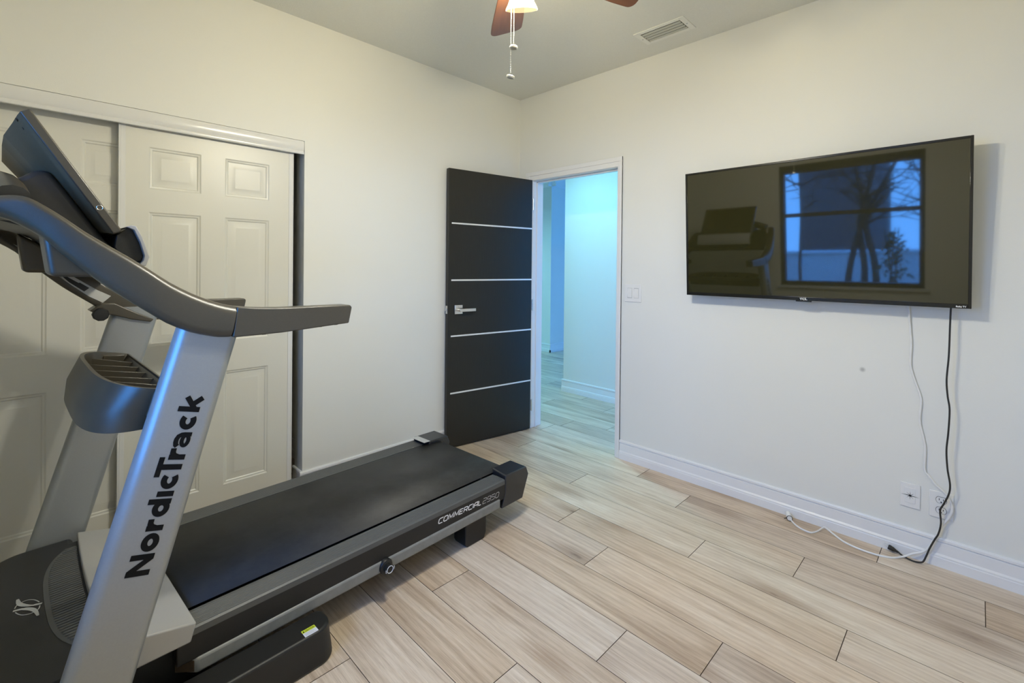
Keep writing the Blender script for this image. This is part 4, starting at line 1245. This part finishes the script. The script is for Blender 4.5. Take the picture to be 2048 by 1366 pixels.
bm = BM()
for sg in (-0.005, 0.005): tube(bm, [q0+dpl*0.038+Vector((0, sg*0.3, sg)), q0+dpl*0.054+Vector((0, sg*0.3, sg))], 0.0012, 6)
obj('prong', bm, M['steel'], pg)
wpts = [(2.538, -0.030, 1.26), (2.541, -0.016, 1.154), (2.547, -0.010, 1.06), (2.552, -0.009, 0.985), (2.550, -0.008, 0.892), (2.568, -0.008, 0.815), (2.589, -0.008, 0.738), (2.585, -0.008, 0.645), (2.598, -0.008, 0.57), (2.606, -0.008, 0.513), (2.605, -0.009, 0.420), (2.620, -0.011, 0.395), (2.645, -0.014, 0.363), (2.672, -0.016, 0.340), (2.690, -0.017, 0.315), (2.699, -0.017, 0.274), (2.690, -0.016, 0.235), (2.668, -0.016, 0.190), (2.650, -0.022, 0.14), (2.632, -0.026, 0.095), (2.618, -0.028, 0.066), (2.598, -0.031, 0.045), (2.570, -0.038, 0.030), (2.548, -0.046, 0.014), (2.530, -0.058, 0.006), (2.504, -0.088, 0.004), (2.452, -0.112, 0.004), (2.386, -0.116, 0.004), (2.324, -0.100, 0.004), (2.274, -0.062, 0.005), (2.245, -0.042, 0.010), (2.225, -0.040, 0.014), (2.207, -0.085, 0.006), (2.190, -0.118, 0.004), (2.168, -0.124, 0.004), (2.135, -0.118, 0.006), (2.105, -0.100, 0.010), (2.082, -0.078, 0.016)]
cw = cable('white_cable', wpts, 0.0042, M['cable_white'], 'white cable running from the outlet along the baseboard', squash=0.55)
bm = BM()
q1 = Vector((-0.004, 0.004, 0.000)); q2 = Vector((-0.026, 0.056, 0.000))
tube(bm, [q1, q1+(q2-q1)*0.3, q2], [0.0115, 0.013, 0.013], 14)
cn = obj('white_connector', bm, M['cable_white'], cw, smooth=40)
bm = BM()
dq_ = (q2-q1).normalized(); aa = dq_.cross(Vector((0, 0, 1))).normalized(); ab = dq_.cross(aa)
rp = [q1 + dq_*0.002 + aa*0.0135*math.cos(2*PI*i/18) + ab*0.0135*math.sin(2*PI*i/18) for i in range(19)]
tube(bm, rp, 0.0013, 6, caps=False)
tube(bm, [rp[9], rp[9]+Vector((-0.010, -0.006, -0.005))], 0.002, 6)
obj('black_tie', bm, M['cable_black'], cn)

# ------------------------------------------------------------------ ceiling vent
vt = empty('ceiling_vent', (1.430, -0.258, H)); tag(vt, 'white ceiling air vent with curved louvres', 'air vent')
bm = BM()
X, Y, x, y = 0.156, 0.088, 0.124, 0.060
def pf(pts): bm.faces.new([bm.verts.new(p) for p in pts])
for (a, b_, c, d) in ((-X, -x, -Y, Y), (x, X, -Y, Y), (-x, x, -Y, -y), (-x, x, y, Y)): box(bm, a, b_, c, d, -0.006, 0.0)
obj('vent_frame', bm, M['vframe'], vt, bevel=0.002)
bm = BM(); box(bm, -x, x, -y, y, -0.0012, -0.0004)  # flat dark sheet standing for the shade behind the louvres
obj('vent_throat_shade', bm, M['throat_shade'], vt)
for i in range(4):
    bm = BM()
    y0 = -y + 0.010 + i*(2*y-0.004)/4
    pr = []
    for k in range(7):
        a = R(90*k/6); pr.append((y0+0.0165*math.sin(a), -0.0030-0.0045*(1-math.cos(a))))
    pr2 = [(yy+0.0004, zz+0.0010) for yy, zz in pr][::-1]
    prism(bm, pr+pr2, -x+0.004, x-0.004, axis='x')
    obj('louvre', bm, M['louvre'], vt, smooth=60)
for x_ in (-0.139, 0.139):
    bm = BM(); lathe(bm, [(0, -0.008), (0.004, -0.0075), (0.004, -0.006), (0, -0.006)], 10, M=Matrix.Translation((x_, 0, 0)))
    obj('vent_screw', bm, M['print_grey'], vt)

# ------------------------------------------------------------------ ceiling fan
FX, FY = 1.6762, -1.7528
ZB = 2.3576
fan = empty('ceiling_fan', (FX, FY, H)); tag(fan, 'brown five-blade ceiling fan with lit glass lamp shades', 'ceiling fan')
zb = ZB - H
bm = BM(); lathe(bm, [(0.0, 0.0), (0.070, 0.0), (0.068, -0.02), (0.045, -0.05), (0.018, -0.062), (0.014, -0.065), (0.014, -0.20)], 28)
obj('canopy', bm, M['bronze'], fan)
bm = BM(); lathe(bm, [(0.012, -0.19), (0.06, -0.20), (0.115, -0.225), (0.130, -0.27), (0.128, -0.33), (0.10, -0.365), (0.06, -0.385), (0.0, -0.386)], 36)
obj('motor_housing', bm, M['bronze'], fan)
fwd = math.atan2(0.70, -0.7136)        # heading of the first blade
YAW = math.atan2(math.cos(0.782), -math.sin(0.782))
PIT = 0.3051
for k in range(5):
    ang = YAW - (-0.0934 + R(72)*k)
    bm = BM()
    out = []
    def halfw(r_):
        u = (r_-0.17)/(0.5131-0.17); return (0.052 + 0.0185*min(1, u*1.3))
    rr = [0.17, 0.19, 0.25, 0.33, 0.42, 0.470]
    right = [(r_, halfw(r_)) for r_ in rr]
    tip = []
    for i in range(7):
        a = R(90*i/6); tip.append((0.4855+0.0276*math.sin(a)*1.0 - 0.0, 0.0704-0.030+0.030*math.cos(a)))
    left = [(r_, -w) for r_, w in reversed(right+tip)]
    poly = right + tip + left
    vsT = [bm.verts.new((r_, w, 0.003)) for r_, w in poly]; vsB = [bm.verts.new((r_, w, -0.003)) for r_, w in poly]
    bm.faces.new(vsT); bm.faces.new(vsB[::-1])
    for i in range(len(poly)): bm.faces.new((vsT[i], vsB[i], vsB[(i+1) % len(poly)], vsT[(i+1) % len(poly)]))
    bl = obj('fan_blade', bm, M['blade'], fan, bevel=0.0015)
    # local +y is anticlockwise; the clockwise edge sits higher
    bl.matrix_local = Matrix.Translation((0, 0, zb)) @ Matrix.Rotation(ang, 4, 'Z') @ Matrix.Rotation(-PIT, 4, 'X')
    bm = BM(); box(bm, 0.085, 0.20, -0.018, 0.018, 0.003, 0.008); box(bm, 0.17, 0.235, -0.040, 0.040, 0.003, 0.007)
    obj('blade_iron', bm, M['bronze'], bl, bevel=0.002)
# light kit
bm = BM(); lathe(bm, [(0.0, -0.385), (0.045, -0.386), (0.055, -0.40), (0.050, -0.43), (0.03, -0.45), (0.0, -0.455)], 28)
kit = obj('light_kit', bm, M['bronze'], fan)
SH = []
for k, a0 in enumerate((0.13, 0.13+R(120), 0.13+R(240))):
    ang = YAW - a0
    d = Vector((math.cos(ang), math.sin(ang), 0))
    neck = d*0.085 + Vector((0, 0, -0.415))
    bm = BM(); tube(bm, [d*0.03+Vector((0, 0, -0.425)), d*0.06+Vector((0, 0, -0.408)), neck], 0.008, 10)
    obj('lamp_arm', bm, M['bronze'], kit)
    # bell shade, axis leaning outwards and down
    ax = (d*0.36 + Vector((0, 0, -1))).normalized()
    ydir = ax.orthogonal().normalized()
    xdir = ydir.cross(ax)
    Mx = Matrix(((xdir.x, ydir.x, ax.x, neck.x), (xdir.y, ydir.y, ax.y, neck.y), (xdir.z, ydir.z, ax.z, neck.z), (0, 0, 0, 1)))
    bm = BM(); lathe(bm, [(0.016, 0.0), (0.022, 0.006), (0.030, 0.022), (0.038, 0.045), (0.046, 0.066), (0.054, 0.080), (0.057, 0.088), (0.0555, 0.0885), (0.052, 0.080), (0.044, 0.066), (0.036, 0.045), (0.028, 0.022), (0.020, 0.008)], 32, M=Mx)
    so = obj('lamp_shade', bm, M['shade'], fan, smooth=60); so['label'] = 'lit cream glass bell shade'
    bm = BM(); lathe(bm, [(0, 0.01), (0.012, 0.015), (0.013, 0.03), (0.017, 0.040), (0.019, 0.050), (0.015, 0.060), (0.0, 0.065)], 16, M=Mx)
    obj('bulb', bm, M['bulb'], so)
    SH.append(Vector((FX, FY, H)) + neck + ax*0.075)
# pull chains
def chain(off, ztop, zbot, tilt, spin):
    bm = BM()
    z = ztop
    while z > zbot+0.012:
        bmesh.ops.create_icosphere(bm, subdivisions=1, radius=0.0021, matrix=Matrix.Translation((off[0], off[1], z-H)))
        z -= 0.0056
    tube(bm, [(off[0], off[1], ztop-H), (off[0], off[1], zbot+0.010-H)], 0.0006, 5)
    c = obj('pull_chain', bm, M['brass'], fan)
    bm = BM()
    Mp = Matrix.Translation((off[0], off[1], zbot-H)) @ Matrix.Rotation(spin, 4, 'Z') @ Matrix.Rotation(tilt, 4, 'Y')
    lathe(bm, [(0, -0.004), (0.011, -0.004), (0.0135, -0.002), (0.0135, 0.002), (0.012, 0.004), (0.0105, 0.0035), (0.0095, 0.0015), (0, 0.0018)], 24, M=Mp)
    tube(bm, [Mp @ Vector((-0.008, 0, 0.0035)), Mp @ Vector((0.008, 0.003, 0.0035))], 0.0018, 6)
    obj('chain_pendant', bm, M['brass'], c)
rt = Vector((math.cos(0.782), math.sin(0.782)))
chain(tuple(rt*-0.0215 + Vector((0.02, -0.02))), 2.31, 1.947, R(14), 0.3)
chain(tuple(rt*-0.0125 + Vector((0.02, -0.02))), 2.31, 2.043, R(6), 0.5)

# hall ceiling lamp, plus an added unseen one standing in for daylight
def hall_lamp(x_, y_, label):
    e = empty('hall_lamp_and_fill', (x_, y_, H)); tag(e, label, 'ceiling lamp', 'hall ceiling lamps')
    bm = BM(); lathe(bm, [(0, 0), (0.16, 0), (0.16, -0.02), (0.15, -0.022), (0.0, -0.022)], 28); obj('lamp_base', bm, M['steel'], e)
    bm = BM(); lathe(bm, [(0.145, -0.020), (0.14, -0.045), (0.10, -0.065), (0.0, -0.072)], 28)
    obj('lamp_diffuser', bm, emis('cool_diffuser', (0.60, 0.90, 1.0), 2.0), e)
HL1 = (0.02, 0.40); HL_FILL = (-2.75, 1.35)
hall_lamp(*HL1, 'round hall ceiling lamp above the doorway'); hall_lamp(*HL_FILL, 'added unseen ceiling lamp brightening the far hall in place of daylight')

# ------------------------------------------------------------------ lights
def point(name, loc, col, power, rad):
    l = bpy.data.lights.new(name, 'POINT'); l.energy = power; l.color = col; l.shadow_soft_size = rad
    o = bpy.data.objects.new(name, l); COL.objects.link(o); o.location = loc
    return o
for i, q in enumerate(SH):
    point('fan_bulb_light', q, (1.0, 0.985, 0.87), 28.5, 0.03)
def hall_light(x_, y_, power, col=(0.28, 0.77, 1.0)):
    l = bpy.data.lights.new('hall_lamp_and_fill_light', 'SPOT'); l.energy = power; l.color = col; l.shadow_soft_size = 0.07; l.spot_size = R(160); l.spot_blend = 1.0
    o = bpy.data.objects.new('hall_lamp_and_fill_light', l); COL.objects.link(o); o.location = (x_, y_, H-0.09)
hall_light(*HL1, 95); hall_light(*HL_FILL, 210)  # the second is the added fill for the far hall
pl = bpy.data.lights.new('window_portal', 'AREA'); pl.shape = 'RECTANGLE'; pl.size = WX1-WX0; pl.size_y = WZ1-WZ0; pl.cycles.is_portal = True
po = bpy.data.objects.new('window_portal', pl); COL.objects.link(po); po.location = ((WX0+WX1)/2, YF-WT-0.02, (WZ0+WZ1)/2); po.rotation_euler = (R(90), 0, 0)

w = bpy.data.worlds.new('sky'); SC.world = w; w.use_nodes = True
t = w.node_tree; L = t.links.new
bg = t.nodes['Background']
tc = N(t, 'ShaderNodeTexCoord'); sp = N(t, 'ShaderNodeSeparateXYZ'); L(tc.outputs['Generated'], sp.inputs[0])
cr = N(t, 'ShaderNodeValToRGB')
cr.color_ramp.elements[0].position = 0.0; cr.color_ramp.elements[0].color = (0.085, 0.35, 1.0, 1)
cr.color_ramp.elements[1].position = 1.0; cr.color_ramp.elements[1].color = (0.05, 0.24, 0.85, 1)
L(sp.outputs['Z'], cr.inputs[0]); L(cr.outputs[0], bg.inputs[0]); bg.inputs[1].default_value = 13.5

# ------------------------------------------------------------------ camera
cam = bpy.data.cameras.new('camera'); co = bpy.data.objects.new('camera', cam); COL.objects.link(co)
F_, CYP = 938.7413, 539.5237
yaw, pit, roll = 0.78200, -0.0056, 0.0102
fw = Vector((-math.sin(yaw)*math.cos(pit), math.cos(yaw)*math.cos(pit), math.sin(pit)))
r_ = fw.cross(Vector((0, 0, 1))).normalized(); u_ = r_.cross(fw)
r2 = r_*math.cos(roll) + u_*math.sin(roll); u2 = -r_*math.sin(roll) + u_*math.cos(roll)
mw = Matrix(((r2.x, u2.x, -fw.x, 2.7693), (r2.y, u2.y, -fw.y, -2.8677), (r2.z, u2.z, -fw.z, 1.3273), (0, 0, 0, 1)))
co.matrix_world = mw
cam.sensor_width = 36.0; cam.sensor_fit = 'HORIZONTAL'
cam.lens = F_/2048*36.0
cam.shift_y = -(683-CYP)/2048
cam.clip_start = 0.02
SC.camera = co

SC.view_settings.view_transform = 'Standard'
SC.view_settings.look = 'None'
SC.view_settings.exposure = 0.0
SC.view_settings.gamma = 1.0
SC.view_settings.use_curve_mapping = False
